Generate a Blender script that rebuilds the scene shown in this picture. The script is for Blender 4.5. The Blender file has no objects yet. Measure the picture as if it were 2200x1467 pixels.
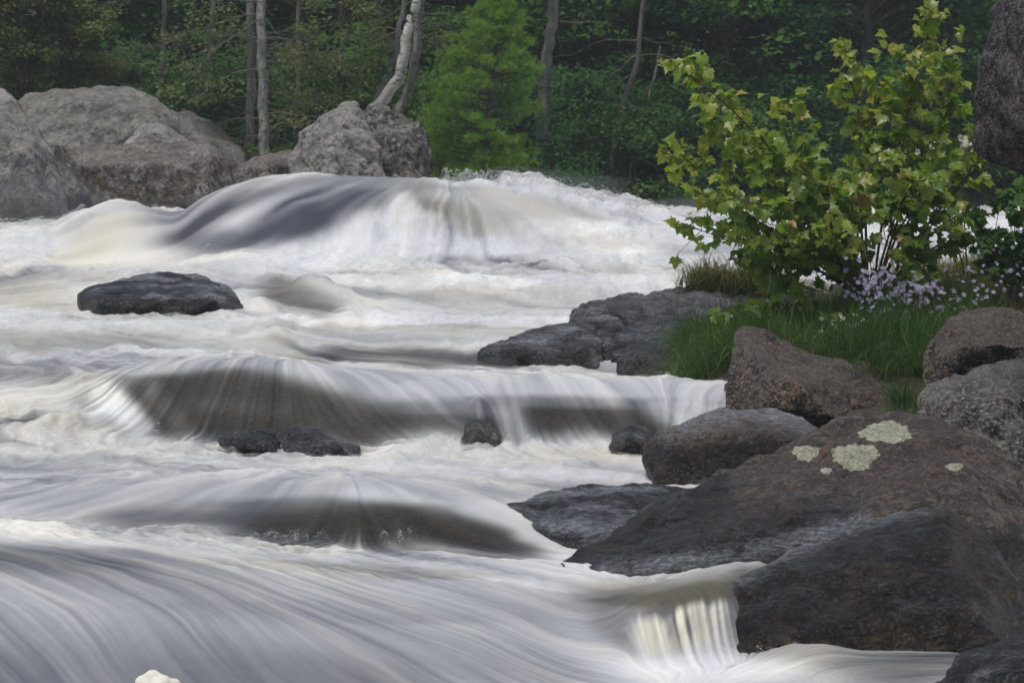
import bpy, bmesh, math, random
import numpy as np
from mathutils import Vector, Matrix
from mathutils.bvhtree import BVHTree

R = math.radians
S = bpy.context.scene
C = S.collection
# ------------------------------------------------------------------ camera
F = 5194.0            # focal length in photo pixels (2200 wide)
HC = 3.0              # camera height
PITCH = math.atan(433.5 / F)
cam = bpy.data.cameras.new('camera')
cam_o = bpy.data.objects.new('camera', cam)
C.objects.link(cam_o)
cam.sensor_width = 36.0
cam.lens = F / 2200 * 36.0
cam.clip_start = 0.1
cam.clip_end = 2000
cam_o.location = (0, 0, HC)
cam_o.rotation_euler = (R(90) - PITCH, 0, 0)
cam.dof.use_dof = True
cam.dof.focus_distance = 13.0
cam.dof.aperture_fstop = 9.0
S.camera = cam_o
# ------------------------------------------------------------------ world + sun
SUN_EL, SUN_ROT = 73.0, 225.0
world = bpy.data.worlds.new('World')
S.world = world
world.use_nodes = True
wn = world.node_tree.nodes; wl = world.node_tree.links
wn.clear()
sky = wn.new('ShaderNodeTexSky'); sky.sky_type = 'NISHITA'; sky.sun_disc = False
sky.sun_elevation = R(SUN_EL); sky.sun_rotation = R(SUN_ROT)
sky.air_density = 1.0; sky.dust_density = 4.0; sky.ozone_density = 1.0
hsv = wn.new('ShaderNodeHueSaturation'); hsv.inputs['Saturation'].default_value = 0.75
bgn = wn.new('ShaderNodeBackground'); bgn.inputs['Strength'].default_value = 0.095
wo = wn.new('ShaderNodeOutputWorld')
wl.new(sky.outputs[0], hsv.inputs['Color']); wl.new(hsv.outputs[0], bgn.inputs[0]); wl.new(bgn.outputs[0], wo.inputs[0])
sl = bpy.data.lights.new('sun', 'SUN'); sl.energy = 1.9; sl.angle = R(22); sl.color = (1.0, 0.965, 0.91)
so = bpy.data.objects.new('sun', sl); C.objects.link(so)
# direction towards the sun (Nishita: rotation 0 = +Y, clockwise)
sd = Vector((math.sin(R(SUN_ROT)) * math.cos(R(SUN_EL)), math.cos(R(SUN_ROT)) * math.cos(R(SUN_EL)), math.sin(R(SUN_EL))))
so.rotation_euler = sd.to_track_quat('Z', 'Y').to_euler()
S.view_settings.view_transform = 'Standard'
S.view_settings.look = 'None'
S.view_settings.exposure = 0.0
S.view_settings.gamma = 1.0
S.view_settings.use_curve_mapping = False
try:
    S.cycles.max_bounces = 6; S.cycles.diffuse_bounces = 3; S.cycles.glossy_bounces = 3
    S.cycles.transmission_bounces = 4; S.cycles.transparent_max_bounces = 12
    S.cycles.use_denoising = True
except Exception:
    pass

rng = np.random.default_rng(7)
random.seed(7)
CP, SP = math.cos(PITCH), math.sin(PITCH)


def at(px, py, Y):
    """world point seen at photo pixel (px,py) standing at distance Y"""
    a = (px - 1100) / F; b = (py - 733.5) / F
    dy = CP - b * SP; dz = -SP - b * CP
    k = Y / dy
    return (a * k, Y, HC + dz * k)


def zat(py, Y):
    b = (py - 733.5) / F
    return HC + (-SP - b * CP) / (CP - b * SP) * Y


def xat(px, py, Y):
    b = (py - 733.5) / F
    return (px - 1100) / F / (CP - b * SP) * Y


def proj(x, y, z):
    dz = z - HC
    d = y * CP - dz * SP
    return 1100 + F * x / d, 733.5 - F * (y * SP + dz * CP) / d


def V(p): return Vector(p)


# ------------------------------------------------------------------ noise (vectorised)
def _hash(ix, iy, iz, seed):
    h = (ix.astype(np.int64) * 374761393 + iy.astype(np.int64) * 668265263 + iz.astype(np.int64) * 2147483647 + seed * 1274126177) & 0xffffffff
    h = ((h ^ (h >> 13)) * 1274126177) & 0xffffffff
    h = ((h ^ (h >> 15)) * 2246822519) & 0xffffffff
    return ((h ^ (h >> 16)) & 0xffff).astype(np.float64) / 65535.0


def vnoise(x, y, z, seed=0):
    x = np.asarray(x, float); y = np.asarray(y, float) + 0 * x; z = np.asarray(z, float) + 0 * x
    ix = np.floor(x); iy = np.floor(y); iz = np.floor(z)
    fx = x - ix; fy = y - iy; fz = z - iz
    fx = fx * fx * (3 - 2 * fx); fy = fy * fy * (3 - 2 * fy); fz = fz * fz * (3 - 2 * fz)
    r = 0
    for a in (0, 1):
        wa = fx if a else 1 - fx
        for b in (0, 1):
            wb = fy if b else 1 - fy
            for c in (0, 1):
                wc = fz if c else 1 - fz
                r = r + wa * wb * wc * _hash(ix + a, iy + b, iz + c, seed)
    return r * 2 - 1


def fbm(x, y, z, octv=4, seed=0, gain=0.5, lac=2.03):
    r = 0; a = 1; t = 0
    for o in range(octv):
        r = r + a * vnoise(x, y, z, seed + o * 17); t += a
        x = x * lac + 3.1; y = y * lac + 1.7; z = z * lac + 5.3; a *= gain
    return r / t


def facets(x, y, z, f, seed):
    """each cell tilts its own way: broken planes of rock"""
    x = x * f + .35 * fbm(x * f, y * f, z * f, 2, seed); y = y * f; z = z * f
    ix, iy, iz = np.floor(x), np.floor(y), np.floor(z)
    best = np.full(x.shape, 9.0); second = np.full(x.shape, 9.0); val = np.zeros(x.shape)
    for a in (-1, 0, 1):
        for b in (-1, 0, 1):
            for c in (-1, 0, 1):
                cx, cy, cz = ix + a, iy + b, iz + c
                dx = cx + _hash(cx, cy, cz, seed + 1) - x; dy = cy + _hash(cx, cy, cz, seed + 2) - y; dz = cz + _hash(cx, cy, cz, seed + 3) - z
                d = dx * dx + dy * dy + dz * dz
                v = (dx * (_hash(cx, cy, cz, seed + 4) - .5) + dy * (_hash(cx, cy, cz, seed + 5) - .5) + dz * (_hash(cx, cy, cz, seed + 6) - .5)) * 2 + (_hash(cx, cy, cz, seed + 8) - .5) * .5
                n = d < best
                second = np.where(n, best, np.minimum(second, d)); val = np.where(n, v, val); best = np.where(n, d, best)
    e = np.sqrt(second) - np.sqrt(best)
    return val * np.clip(e / .12, 0, 1) - .22 * np.exp(-(e / .05) ** 2)


# ------------------------------------------------------------------ interpolation
def slopes(X, Yv):
    """pchip slopes along axis 0"""
    d = (Yv[1:] - Yv[:-1]) / (X[1:] - X[:-1])
    m = np.zeros_like(Yv)
    m[0] = d[0]; m[-1] = d[-1]
    a, b = d[:-1], d[1:]
    h = 2 * a * b / np.where(np.abs(a + b) < 1e-9, 1e-9, a + b)
    m[1:-1] = np.where(a * b > 0, h, 0)
    return m


def herm(x, x0, x1, y0, y1, m0, m1):
    h = x1 - x0; t = (x - x0) / h
    t2 = t * t; t3 = t2 * t
    return (2 * t3 - 3 * t2 + 1) * y0 + (t3 - 2 * t2 + t) * h * m0 + (-2 * t3 + 3 * t2) * y1 + (t3 - t2) * h * m1


def pchip1(pts, x):
    p = np.array(pts, float)
    X, Yv = p[:, 0], p[:, 1]
    m = slopes(X, Yv); m[0] = 0; m[-1] = 0
    xc = np.clip(x, X[0], X[-1])
    i = np.clip(np.searchsorted(X, xc, side='right') - 1, 0, len(X) - 2)
    return herm(xc, X[i], X[i + 1], Yv[i], Yv[i + 1], m[i], m[i + 1])


class Surf:
    """a surface given by lines running across the view, each with its own distance"""
    def __init__(self, lines):
        self.lines = lines

    def knots(self, px):
        Ys = []; Zs = []
        for Y, pts in self.lines:
            yy = np.full_like(px, Y) if not isinstance(Y, list) else pchip1(Y, px)
            py = pchip1(pts, px)
            Ys.append(yy); Zs.append(zat(py, yy))
        return np.array(Ys), np.array(Zs)

    def eval(self, px, Y):
        sh = np.broadcast(px, Y).shape
        px = np.broadcast_to(px, sh).ravel().astype(float); Y = np.broadcast_to(Y, sh).ravel().astype(float)
        KY, KZ = self.knots(px)
        M = slopes(KY, KZ)
        z = np.zeros_like(Y)
        Yc = np.clip(Y, KY[0], KY[-1])
        for k in range(len(self.lines) - 1):
            s = (Yc >= KY[k]) & (Yc <= KY[k + 1])
            z[s] = herm(Yc[s], KY[k][s], KY[k + 1][s], KZ[k][s], KZ[k + 1][s], M[k][s], M[k + 1][s])
        return z.reshape(sh)


# ------------------------------------------------------------------ object helpers
def tag(o, label=None, cat=None, group=None, kind=None):
    if label: o['label'] = label
    if cat: o['category'] = cat
    if group: o['group'] = group
    if kind: o['kind'] = kind
    return o


def link(name, me, mat=None, parent=None):
    o = bpy.data.objects.new(name, me)
    C.objects.link(o)
    if mat and me is not None and not me.materials: me.materials.append(mat)
    if parent: o.parent = parent
    return o


def empty(name, loc=(0, 0, 0)):
    o = bpy.data.objects.new(name, None)
    o.empty_display_size = 0.1
    C.objects.link(o); o.location = loc
    return o


def np_mesh(name, verts, faces, smooth=True, attrs=None):
    """faces: (n,k) array with one k"""
    verts = np.ascontiguousarray(verts, np.float32); faces = np.ascontiguousarray(faces, np.int32)
    me = bpy.data.meshes.new(name)
    n, k = faces.shape
    me.vertices.add(len(verts)); me.vertices.foreach_set('co', verts.ravel())
    me.loops.add(n * k); me.loops.foreach_set('vertex_index', faces.ravel())
    me.polygons.add(n); me.polygons.foreach_set('loop_start', np.arange(0, n * k, k, dtype=np.int32))
    if attrs:
        for a, v in attrs.items():
            at_ = me.attributes.new(a, 'FLOAT', 'POINT'); at_.data.foreach_set('value', np.ascontiguousarray(v, np.float32))
    me.update(calc_edges=True)
    if smooth: me.polygons.foreach_set('use_smooth', np.ones(n, bool))
    return me


class Tubes:
    def __init__(self): self.v = []; self.f = []; self.n = 0

    def add(self, pts, rad, sides=5):
        pts = np.array(pts, float); k = len(pts)
        rad = np.array(rad, float) if hasattr(rad, '__len__') else np.full(k, rad)
        t = np.gradient(pts, axis=0); t /= np.linalg.norm(t, axis=1)[:, None] + 1e-9
        ref = np.where(np.abs(t[:, 2:3]) < 0.9, np.array([[0, 0, 1.0]]), np.array([[1.0, 0, 0]]))
        u = np.cross(t, ref[0] if k == 0 else np.array([0.31, 0.27, 0.91]) * np.ones_like(t)); u /= np.linalg.norm(u, axis=1)[:, None] + 1e-9
        w = np.cross(t, u)
        a = np.arange(sides) / sides * 2 * math.pi
        ring = pts[:, None, :] + rad[:, None, None] * (np.cos(a)[None, :, None] * u[:, None, :] + np.sin(a)[None, :, None] * w[:, None, :])
        base = self.n
        self.v.append(ring.reshape(-1, 3)); self.n += k * sides
        i = np.arange(k - 1)[:, None] * sides; j = np.arange(sides)[None, :]; j2 = (j + 1) % sides
        q = np.stack([i + j, i + j2, i + sides + j2, i + sides + j], -1).reshape(-1, 4) + base
        self.f.append(q)

    def build(self, name, mat, parent=None):
        me = np_mesh(name, np.concatenate(self.v), np.concatenate(self.f))
        return link(name, me, mat, parent)


def smooth_path(pts, n):
    p = np.array(pts, float)
    t = np.linspace(0, 1, len(p)); tt = np.linspace(0, 1, n)
    out = np.zeros((n, 3)); m = slopes(t[:, None] * np.ones((1, 3)), p)
    # catmull style tangents give softer bends
    m = np.gradient(p, t, axis=0)
    i = np.clip(np.searchsorted(t, tt, side='right') - 1, 0, len(p) - 2)
    for c in range(3):
        out[:, c] = herm(tt, t[i], t[i + 1], p[i, c], p[i + 1, c], m[i, c], m[i + 1, c])
    return out


# ------------------------------------------------------------------ materials
class NT:
    def __init__(self, name):
        self.m = bpy.data.materials.new(name); self.m.use_nodes = True
        self.t = self.m.node_tree; self.t.nodes.clear()
        self.out = self.t.nodes.new('ShaderNodeOutputMaterial')

    def n(self, ty, ins=None, **kw):
        nd = self.t.nodes.new(ty)
        for k, v in kw.items(): setattr(nd, k, v)
        for k, v in (ins or {}).items():
            s = nd.inputs[k]
            if isinstance(v, bpy.types.NodeSocket): self.t.links.new(v, s)
            else: s.default_value = v
        return nd

    def mix(self, f, a, b, mode='MIX'):
        nd = self.t.nodes.new('ShaderNodeMix'); nd.data_type = 'RGBA'; nd.blend_type = mode
        for s, v in ((nd.inputs[0], f), (nd.inputs[6], a), (nd.inputs[7], b)):
            if isinstance(v, bpy.types.NodeSocket): self.t.links.new(v, s)
            else: s.default_value = v if not isinstance(v, tuple) or len(v) == 4 else (*v, 1)
        return nd.outputs[2]

    def math(self, op, a, b=0.0, clamp=False):
        nd = self.t.nodes.new('ShaderNodeMath'); nd.operation = op; nd.use_clamp = clamp
        for s, v in ((nd.inputs[0], a), (nd.inputs[1], b)):
            if isinstance(v, bpy.types.NodeSocket): self.t.links.new(v, s)
            else: s.default_value = v
        return nd.outputs[0]

    def ramp(self, f, lo, hi, a=0.0, b=1.0):
        nd = self.t.nodes.new('ShaderNodeMapRange'); nd.interpolation_type = 'SMOOTHSTEP'
        self.t.links.new(f, nd.inputs[0])
        nd.inputs[1].default_value = lo; nd.inputs[2].default_value = hi
        nd.inputs[3].default_value = a; nd.inputs[4].default_value = b
        return nd.outputs[0]

    def noise(self, vec, scale, detail=4, rough=0.55, dist=0.0):
        return self.n('ShaderNodeTexNoise', {'Vector': vec, 'Scale': scale, 'Detail': detail, 'Roughness': rough, 'Distortion': dist}).outputs[0]

    def attr(self, name):
        return self.n('ShaderNodeAttribute', attribute_name=name).outputs['Fac']

    def pos(self):
        return self.n('ShaderNodeTexCoord').outputs['Object']

    def done(self, sh):
        self.t.links.new(sh, self.out.inputs[0]); return self.m


def rock_mat(name, light, dark, lichen=0.5, rust=0.3, lcol=(0.42, 0.41, 0.38), scale=1.0, warm=(0.24, 0.17, 0.12), spots=0.5, mott=0.7, spotc=None, grain=1.0, bumpk=1.0):
    """granite: broad tone, blotches, crystals, ochre stains, lichen crusts and round spots; wet and film (painted sky sheen and running water) come from the mesh"""
    N = NT(name); P = N.pos()
    big = N.ramp(N.noise(P, 1.7 * scale, 6, 0.62, 0.1), 0.40, 0.60)
    col = N.mix(big, dark, light)
    mid = N.ramp(N.noise(P, 7.5 * scale, 8, 0.72, 0.0), 0.42, 0.57)
    col = N.mix(N.math('MULTIPLY', mid, mott), col, tuple(x * 0.42 for x in dark))
    pal = N.ramp(N.noise(P, 13 * scale, 7, 0.74, 0.2), 0.54, 0.62)
    col = N.mix(N.math('MULTIPLY', pal, mott * .8), col, tuple(x * 1.45 + .02 for x in light))
    ru = N.math('MULTIPLY', N.ramp(N.noise(P, 4.3 * scale, 8, 0.75, 0.6), 0.52, 0.60), rust)
    col = N.mix(ru, col, warm)
    vo = N.n('ShaderNodeTexVoronoi', {'Vector': P, 'Scale': 70 * scale}).outputs['Color']
    sp = N.n('ShaderNodeSeparateColor', {0: vo}).outputs[0]
    col = N.mix(N.math('MULTIPLY', N.ramp(sp, 0.78, 0.84), 0.55 * grain), col, tuple(min(x * 2.2 + .06, .6) for x in light))
    col = N.mix(N.math('MULTIPLY', N.ramp(sp, 0.24, 0.28, 1, 0), 0.6 * grain), col, (0.02, 0.018, 0.018))
    gm = N.n('ShaderNodeMapping', {'Vector': P, 'Rotation': (0.2, 0.5, 0.1), 'Scale': (1.0, 1.0, 2.6)}).outputs[0]
    g1 = N.noise(gm, 24 * scale, 8, 0.8)
    col = N.mix(1.0, col, N.n('ShaderNodeCombineColor', {0: N.ramp(g1, .37, .63, .30, 1.85), 1: N.ramp(g1, .37, .63, .30, 1.82), 2: N.ramp(g1, .37, .63, .33, 1.78)}).outputs[0], 'MULTIPLY')
    geo = N.n('ShaderNodeNewGeometry')
    nz = N.n('ShaderNodeSeparateXYZ', {0: geo.outputs['Normal']}).outputs[2]
    up = N.ramp(nz, -0.4, 0.7, 0.45, 1.0)
    wet = N.attr('wet')
    dry = N.ramp(wet, 0.0, 1.0, 1.0, 0.25)
    l1 = N.ramp(N.noise(P, 4.0 * scale, 4, 0.6, 0.4), 0.47, 0.58)
    l2 = N.ramp(N.noise(P, 20 * scale, 7, 0.75, 0.3), 0.47, 0.55)
    li = N.math('MULTIPLY', l1, l2)
    # round crusts, each cell of its own size
    wv = N.n('ShaderNodeMixRGB', {0: .03 / scale, 1: P, 2: N.n('ShaderNodeTexNoise', {'Vector': P, 'Scale': 30 * scale, 'Detail': 4}).outputs['Color']}, blend_type='ADD').outputs[0]
    for sc_, lo in ((9 * scale, 0.72), (19 * scale, 0.55), (36 * scale, 0.50)):
        v = N.n('ShaderNodeTexVoronoi', {'Vector': wv, 'Scale': sc_})
        sel = N.n('ShaderNodeSeparateColor', {0: v.outputs['Color']})
        rr = N.ramp(sel.outputs[1], lo, 1.0, 0.02, 0.50)
        m = N.ramp(N.math('SUBTRACT', rr, v.outputs['Distance']), 0.0, 0.06)
        m = N.math('MULTIPLY', m, N.ramp(N.noise(P, 2.6 * scale, 4, .6), 0.40, 0.56, .45, 1))
        li = N.math('MAXIMUM', li, N.math('MULTIPLY', m, spots))
    li = N.math('MULTIPLY', N.math('MULTIPLY', N.math('MULTIPLY', li, lichen, True), up), dry)
    lc = N.mix(N.ramp(N.noise(P, 11 * scale, 4, .7), .42, .58), lcol, spotc or tuple(x * .62 for x in lcol))
    col = N.mix(li, col, lc)
    toplit = N.math('MULTIPLY', N.math('MULTIPLY', N.ramp(nz, 0.35, 0.95), dry), 0.33)  # dry upward faces painted paler, as if lit from above
    col = N.mix(toplit, col, tuple(min(1, x * 1.5 + 0.05) for x in light))
    wcol = N.mix(1.0, col, (0.46, 0.45, 0.46), 'MULTIPLY')
    sheen_film = N.attr('sheen_film')
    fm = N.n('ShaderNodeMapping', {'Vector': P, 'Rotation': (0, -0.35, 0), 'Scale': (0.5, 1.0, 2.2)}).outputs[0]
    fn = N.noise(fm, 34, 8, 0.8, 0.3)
    sheen_film = N.math('MULTIPLY', N.math('ADD', N.ramp(fn, .44, .62), N.math('MULTIPLY', sheen_film, .35)), sheen_film, True)
    col = N.mix(wet, col, wcol)
    rough = N.math('SUBTRACT', 0.90, N.math('MULTIPLY', wet, 0.56))
    b1 = N.noise(P, 6 * scale, 10, 0.72, 0.4)
    b2 = N.noise(P, 34 * scale, 6, 0.78)
    h = N.math('ADD', N.math('MULTIPLY', b1, 0.16), N.math('MULTIPLY', b2, 0.075))
    h = N.math('ADD', h, N.math('MULTIPLY', li, 0.006))
    bp = N.n('ShaderNodeBump', {'Height': h, 'Strength': 1.0, 'Distance': bumpk}).outputs[0]
    col = N.mix(sheen_film, col, (0.60, 0.64, 0.72))  # pale blue paint for sky sheen on wet tops, and for running water
    bs = N.n('ShaderNodeBsdfPrincipled', {'Base Color': col, 'Roughness': rough, 'Normal': bp})
    bs.inputs['Specular IOR Level'].default_value = 0.5
    bs.inputs['Coat Weight'].default_value = 0
    N.t.links.new(N.math('MULTIPLY', wet, 0.55), bs.inputs['Coat Weight'])
    bs.inputs['Coat Roughness'].default_value = 0.22
    bs.inputs['Coat IOR'].default_value = 1.45
    N.t.links.new(bp, bs.inputs['Coat Normal'])
    return N.done(bs.outputs[0])


def leaf_mat(name, cols, trans=0.35, rough=0.5, spec=0.35):
    N = NT(name)
    r = N.attr('rnd')
    cr = N.n('ShaderNodeValToRGB', {0: r})
    el = cr.color_ramp.elements
    while len(el) > 1: el.remove(el[-1])
    el[0].position = 0; el[0].color = (*cols[0], 1)
    for i, c in enumerate(cols[1:]):
        e = el.new((i + 1) / (len(cols) - 1)); e.color = (*c, 1)
    nz = N.noise(N.pos(), 30, 2)
    col = N.mix(N.ramp(nz, 0.35, 0.65, 0, 0.3), cr.outputs[0], (0.02, 0.035, 0.01))
    bs = N.n('ShaderNodeBsdfPrincipled', {'Base Color': col, 'Roughness': rough})
    bs.inputs['Specular IOR Level'].default_value = spec
    tc = N.mix(1.0, col, (1.3, 1.5, 0.6), 'MULTIPLY')
    tr = N.n('ShaderNodeBsdfTranslucent', {'Color': tc})
    mx = N.n('ShaderNodeMixShader', {0: trans, 1: bs.outputs[0], 2: tr.outputs[0]})
    return N.done(mx.outputs[0])


def bark_mat(name, a, b, c=(0.03, 0.028, 0.025), vert=0.15, sc=14):
    N = NT(name); P = N.pos()
    mp = N.n('ShaderNodeMapping', {'Vector': P, 'Scale': (1, 1, vert)}).outputs[0]
    n1 = N.ramp(N.noise(mp, sc, 5, 0.7), 0.38, 0.62)
    col = N.mix(n1, a, b)
    mp2 = N.n('ShaderNodeMapping', {'Vector': P, 'Scale': (1, 1, 4)}).outputs[0]
    n2 = N.ramp(N.noise(mp2, 6, 4, 0.7), 0.57, 0.66)
    col = N.mix(n2, col, c)
    bp = N.n('ShaderNodeBump', {'Height': n1, 'Strength': 0.6, 'Distance': 0.02}).outputs[0]
    bs = N.n('ShaderNodeBsdfPrincipled', {'Base Color': col, 'Roughness': 0.85, 'Normal': bp})
    return N.done(bs.outputs[0])


def water_mat():
    N = NT('river_water')
    foam, warm, cover, silt = N.attr('foam'), N.attr('warm'), N.attr('cover'), N.attr('deep')
    P = N.pos()
    deep = N.mix(silt, (0.065, 0.073, 0.095), (0.075, 0.065, 0.038))
    white = N.mix(warm, (0.80, 0.83, 0.89), (0.84, 0.82, 0.69))
    tu = N.attr('turb')
    wisp = N.noise(P, 7, 9, 0.78, 1.6)
    foam = N.math('ADD', foam, N.math('MULTIPLY', N.math('MULTIPLY', N.math('SUBTRACT', wisp, 0.5), tu), 0.9), True)
    col = N.mix(foam, deep, white)
    rough = N.ramp(foam, 0.0, 0.6, 0.38, 0.8)
    nb = N.noise(P, 16, 6, 0.75, 0.5)
    bst = N.ramp(tu, 0.1, 0.9, 0.03, 0.16)
    bp = N.n('ShaderNodeBump', {'Height': nb, 'Strength': bst, 'Distance': 0.06}).outputs[0]
    bs = N.n('ShaderNodeBsdfPrincipled', {'Base Color': col, 'Roughness': rough, 'Normal': bp, 'IOR': 1.33})
    bs.inputs['Specular IOR Level'].default_value = 0.22
    N.t.links.new(N.math('MULTIPLY', foam, 0.9, True), bs.inputs['Subsurface Weight'])
    bs.inputs['Subsurface Radius'].default_value = (1.0, 1.0, 1.0)
    bs.inputs['Subsurface Scale'].default_value = 0.10
    tp = N.n('ShaderNodeBsdfTransparent')
    gl = N.n('ShaderNodeBsdfGlossy', {'Color': (0.9, 0.93, 1, 1), 'Roughness': 0.3, 'Normal': bp})
    fr = N.n('ShaderNodeFresnel', {'IOR': 1.33, 'Normal': bp})
    sheen_film = N.n('ShaderNodeMixShader', {0: fr.outputs[0], 1: tp.outputs[0], 2: gl.outputs[0]})
    mx = N.n('ShaderNodeMixShader', {0: cover, 1: sheen_film.outputs[0], 2: bs.outputs[0]})
    return N.done(mx.outputs[0])


M = {}
M['water'] = water_mat()
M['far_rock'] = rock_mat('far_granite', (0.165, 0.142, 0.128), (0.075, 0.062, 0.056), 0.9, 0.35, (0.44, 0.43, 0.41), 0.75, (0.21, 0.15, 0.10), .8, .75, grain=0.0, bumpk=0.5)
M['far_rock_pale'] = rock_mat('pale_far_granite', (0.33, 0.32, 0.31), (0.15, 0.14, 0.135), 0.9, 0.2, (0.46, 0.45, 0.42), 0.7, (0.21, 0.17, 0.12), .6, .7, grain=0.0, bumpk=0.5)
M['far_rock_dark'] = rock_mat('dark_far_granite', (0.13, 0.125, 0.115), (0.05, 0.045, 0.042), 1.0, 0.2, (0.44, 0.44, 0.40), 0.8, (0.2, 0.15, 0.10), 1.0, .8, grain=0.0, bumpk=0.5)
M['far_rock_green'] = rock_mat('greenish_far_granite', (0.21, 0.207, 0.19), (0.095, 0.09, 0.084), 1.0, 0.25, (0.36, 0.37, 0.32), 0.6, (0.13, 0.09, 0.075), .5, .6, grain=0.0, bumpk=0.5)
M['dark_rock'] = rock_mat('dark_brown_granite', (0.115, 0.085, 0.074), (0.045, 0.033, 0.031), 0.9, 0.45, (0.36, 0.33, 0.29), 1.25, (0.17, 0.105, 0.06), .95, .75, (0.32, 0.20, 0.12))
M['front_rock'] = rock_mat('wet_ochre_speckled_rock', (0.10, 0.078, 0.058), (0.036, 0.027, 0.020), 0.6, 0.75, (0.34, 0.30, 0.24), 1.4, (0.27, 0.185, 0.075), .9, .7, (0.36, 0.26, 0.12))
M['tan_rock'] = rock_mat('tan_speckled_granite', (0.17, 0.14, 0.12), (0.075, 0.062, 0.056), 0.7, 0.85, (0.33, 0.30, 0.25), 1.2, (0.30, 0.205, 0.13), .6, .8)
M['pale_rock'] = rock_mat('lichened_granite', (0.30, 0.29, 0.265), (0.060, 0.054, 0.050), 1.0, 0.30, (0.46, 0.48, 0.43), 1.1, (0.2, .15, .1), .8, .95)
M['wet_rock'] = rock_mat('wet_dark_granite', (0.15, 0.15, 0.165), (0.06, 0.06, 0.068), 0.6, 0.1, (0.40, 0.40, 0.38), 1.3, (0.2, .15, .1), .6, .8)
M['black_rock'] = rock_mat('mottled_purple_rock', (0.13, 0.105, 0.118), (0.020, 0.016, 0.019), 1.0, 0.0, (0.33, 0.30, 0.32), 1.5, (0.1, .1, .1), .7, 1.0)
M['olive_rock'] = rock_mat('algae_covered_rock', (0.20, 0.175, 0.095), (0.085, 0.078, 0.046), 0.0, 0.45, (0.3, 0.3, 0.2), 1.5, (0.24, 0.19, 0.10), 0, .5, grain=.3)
N = NT('lichen_crust'); P = N.pos()
c_ = N.mix(N.ramp(N.noise(P, 45, 8, 0.8), 0.42, 0.56), (0.40, 0.42, 0.33), (0.20, 0.20, 0.145))
c_ = N.mix(N.ramp(N.attr('ring'), 0.1, 0.75, 0.35, 0.0), c_, (0.18, 0.18, 0.11))
M['lichen'] = N.done(N.n('ShaderNodeBsdfPrincipled', {'Base Color': c_, 'Roughness': 0.95, 'Normal': N.n('ShaderNodeBump', {'Height': N.noise(P, 120, 4), 'Strength': .8, 'Distance': .01}).outputs[0]}).outputs[0])
M['maple'] = leaf_mat('maple_leaf', [(0.085, 0.18, 0.024), (0.14, 0.25, 0.032), (0.22, 0.33, 0.045), (0.32, 0.40, 0.06), (0.46, 0.46, 0.10), (0.45, 0.20, 0.06)], 0.48, 0.36, 0.6)
M['forest'] = leaf_mat('forest_leaf', [(0.05, 0.135, 0.04), (0.075, 0.18, 0.05), (0.105, 0.225, 0.06), (0.16, 0.27, 0.07)], 0.48, 0.6, 0.25)
M['forest_dark'] = leaf_mat('dark_forest_leaf', [(0.036, 0.12, 0.046), (0.062, 0.17, 0.064), (0.10, 0.225, 0.082)], 0.42, 0.6, 0.25)
M['olive'] = leaf_mat('olive_leaf', [(0.085, 0.14, 0.05), (0.14, 0.20, 0.07), (0.20, 0.23, 0.09), (0.27, 0.24, 0.12)], 0.42, 0.6, 0.3)
M['pine'] = leaf_mat('pine_needles', [(0.15, 0.29, 0.05), (0.22, 0.37, 0.07), (0.30, 0.44, 0.10)], 0.35, 0.6, 0.3)
M['grass'] = leaf_mat('grass_blade', [(0.032, 0.085, 0.018), (0.062, 0.135, 0.028), (0.115, 0.185, 0.042), (0.30, 0.29, 0.12)], 0.35, 0.5, 0.35)
M['dry_grass'] = leaf_mat('yellowing_grass', [(0.10, 0.14, 0.03), (0.17, 0.17, 0.05), (0.27, 0.20, 0.08), (0.22, 0.13, 0.06)], 0.35, 0.6, 0.3)
M['aster'] = leaf_mat('aster_petal', [(0.42, 0.38, 0.66), (0.55, 0.50, 0.78), (0.68, 0.65, 0.85)], 0.25, 0.6, 0.2)
M['white_petal'] = leaf_mat('white_petal', [(0.68, 0.70, 0.64), (0.8, 0.8, 0.76)], 0.2, 0.6, 0.2)
M['bark_grey'] = bark_mat('grey_bark', (0.12, 0.11, 0.10), (0.27, 0.26, 0.24))
M['bark_dark'] = bark_mat('dark_bark', (0.05, 0.045, 0.04), (0.11, 0.10, 0.09))
M['bark_light'] = bark_mat('light_grey_bark', (0.17, 0.165, 0.15), (0.40, 0.39, 0.37), (0.07, 0.065, 0.06), .5, 18)
M['bark_dark2'] = bark_mat('brown_grey_bark', (0.07, 0.065, 0.06), (0.15, 0.14, 0.13))
M['birch'] = bark_mat('birch_bark', (0.42, 0.40, 0.37), (0.66, 0.64, 0.60), (0.06, 0.05, 0.05), 1.0, 5)
M['twig'] = bark_mat('pale_twig', (0.13, 0.12, 0.10), (0.22, 0.20, 0.18))
M['stem'] = bark_mat('reddish_stem', (0.09, 0.05, 0.035), (0.16, 0.10, 0.07))
N = NT('forest_soil'); P = N.pos()
c_ = N.mix(N.ramp(N.noise(P, 3, 6, 0.7), 0.35, 0.65), (0.030, 0.028, 0.018), (0.055, 0.060, 0.030))
M['soil'] = N.done(N.n('ShaderNodeBsdfPrincipled', {'Base Color': c_, 'Roughness': 0.95, 'Normal': N.n('ShaderNodeBump', {'Height': N.noise(P, 12, 6), 'Strength': .8, 'Distance': .1}).outputs[0]}).outputs[0])
M['drift'] = bark_mat('silver_driftwood', (0.22, 0.20, 0.18), (0.42, 0.40, 0.37))
M['foam_ball'] = NT('foam')
N = M['foam_ball']
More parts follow.
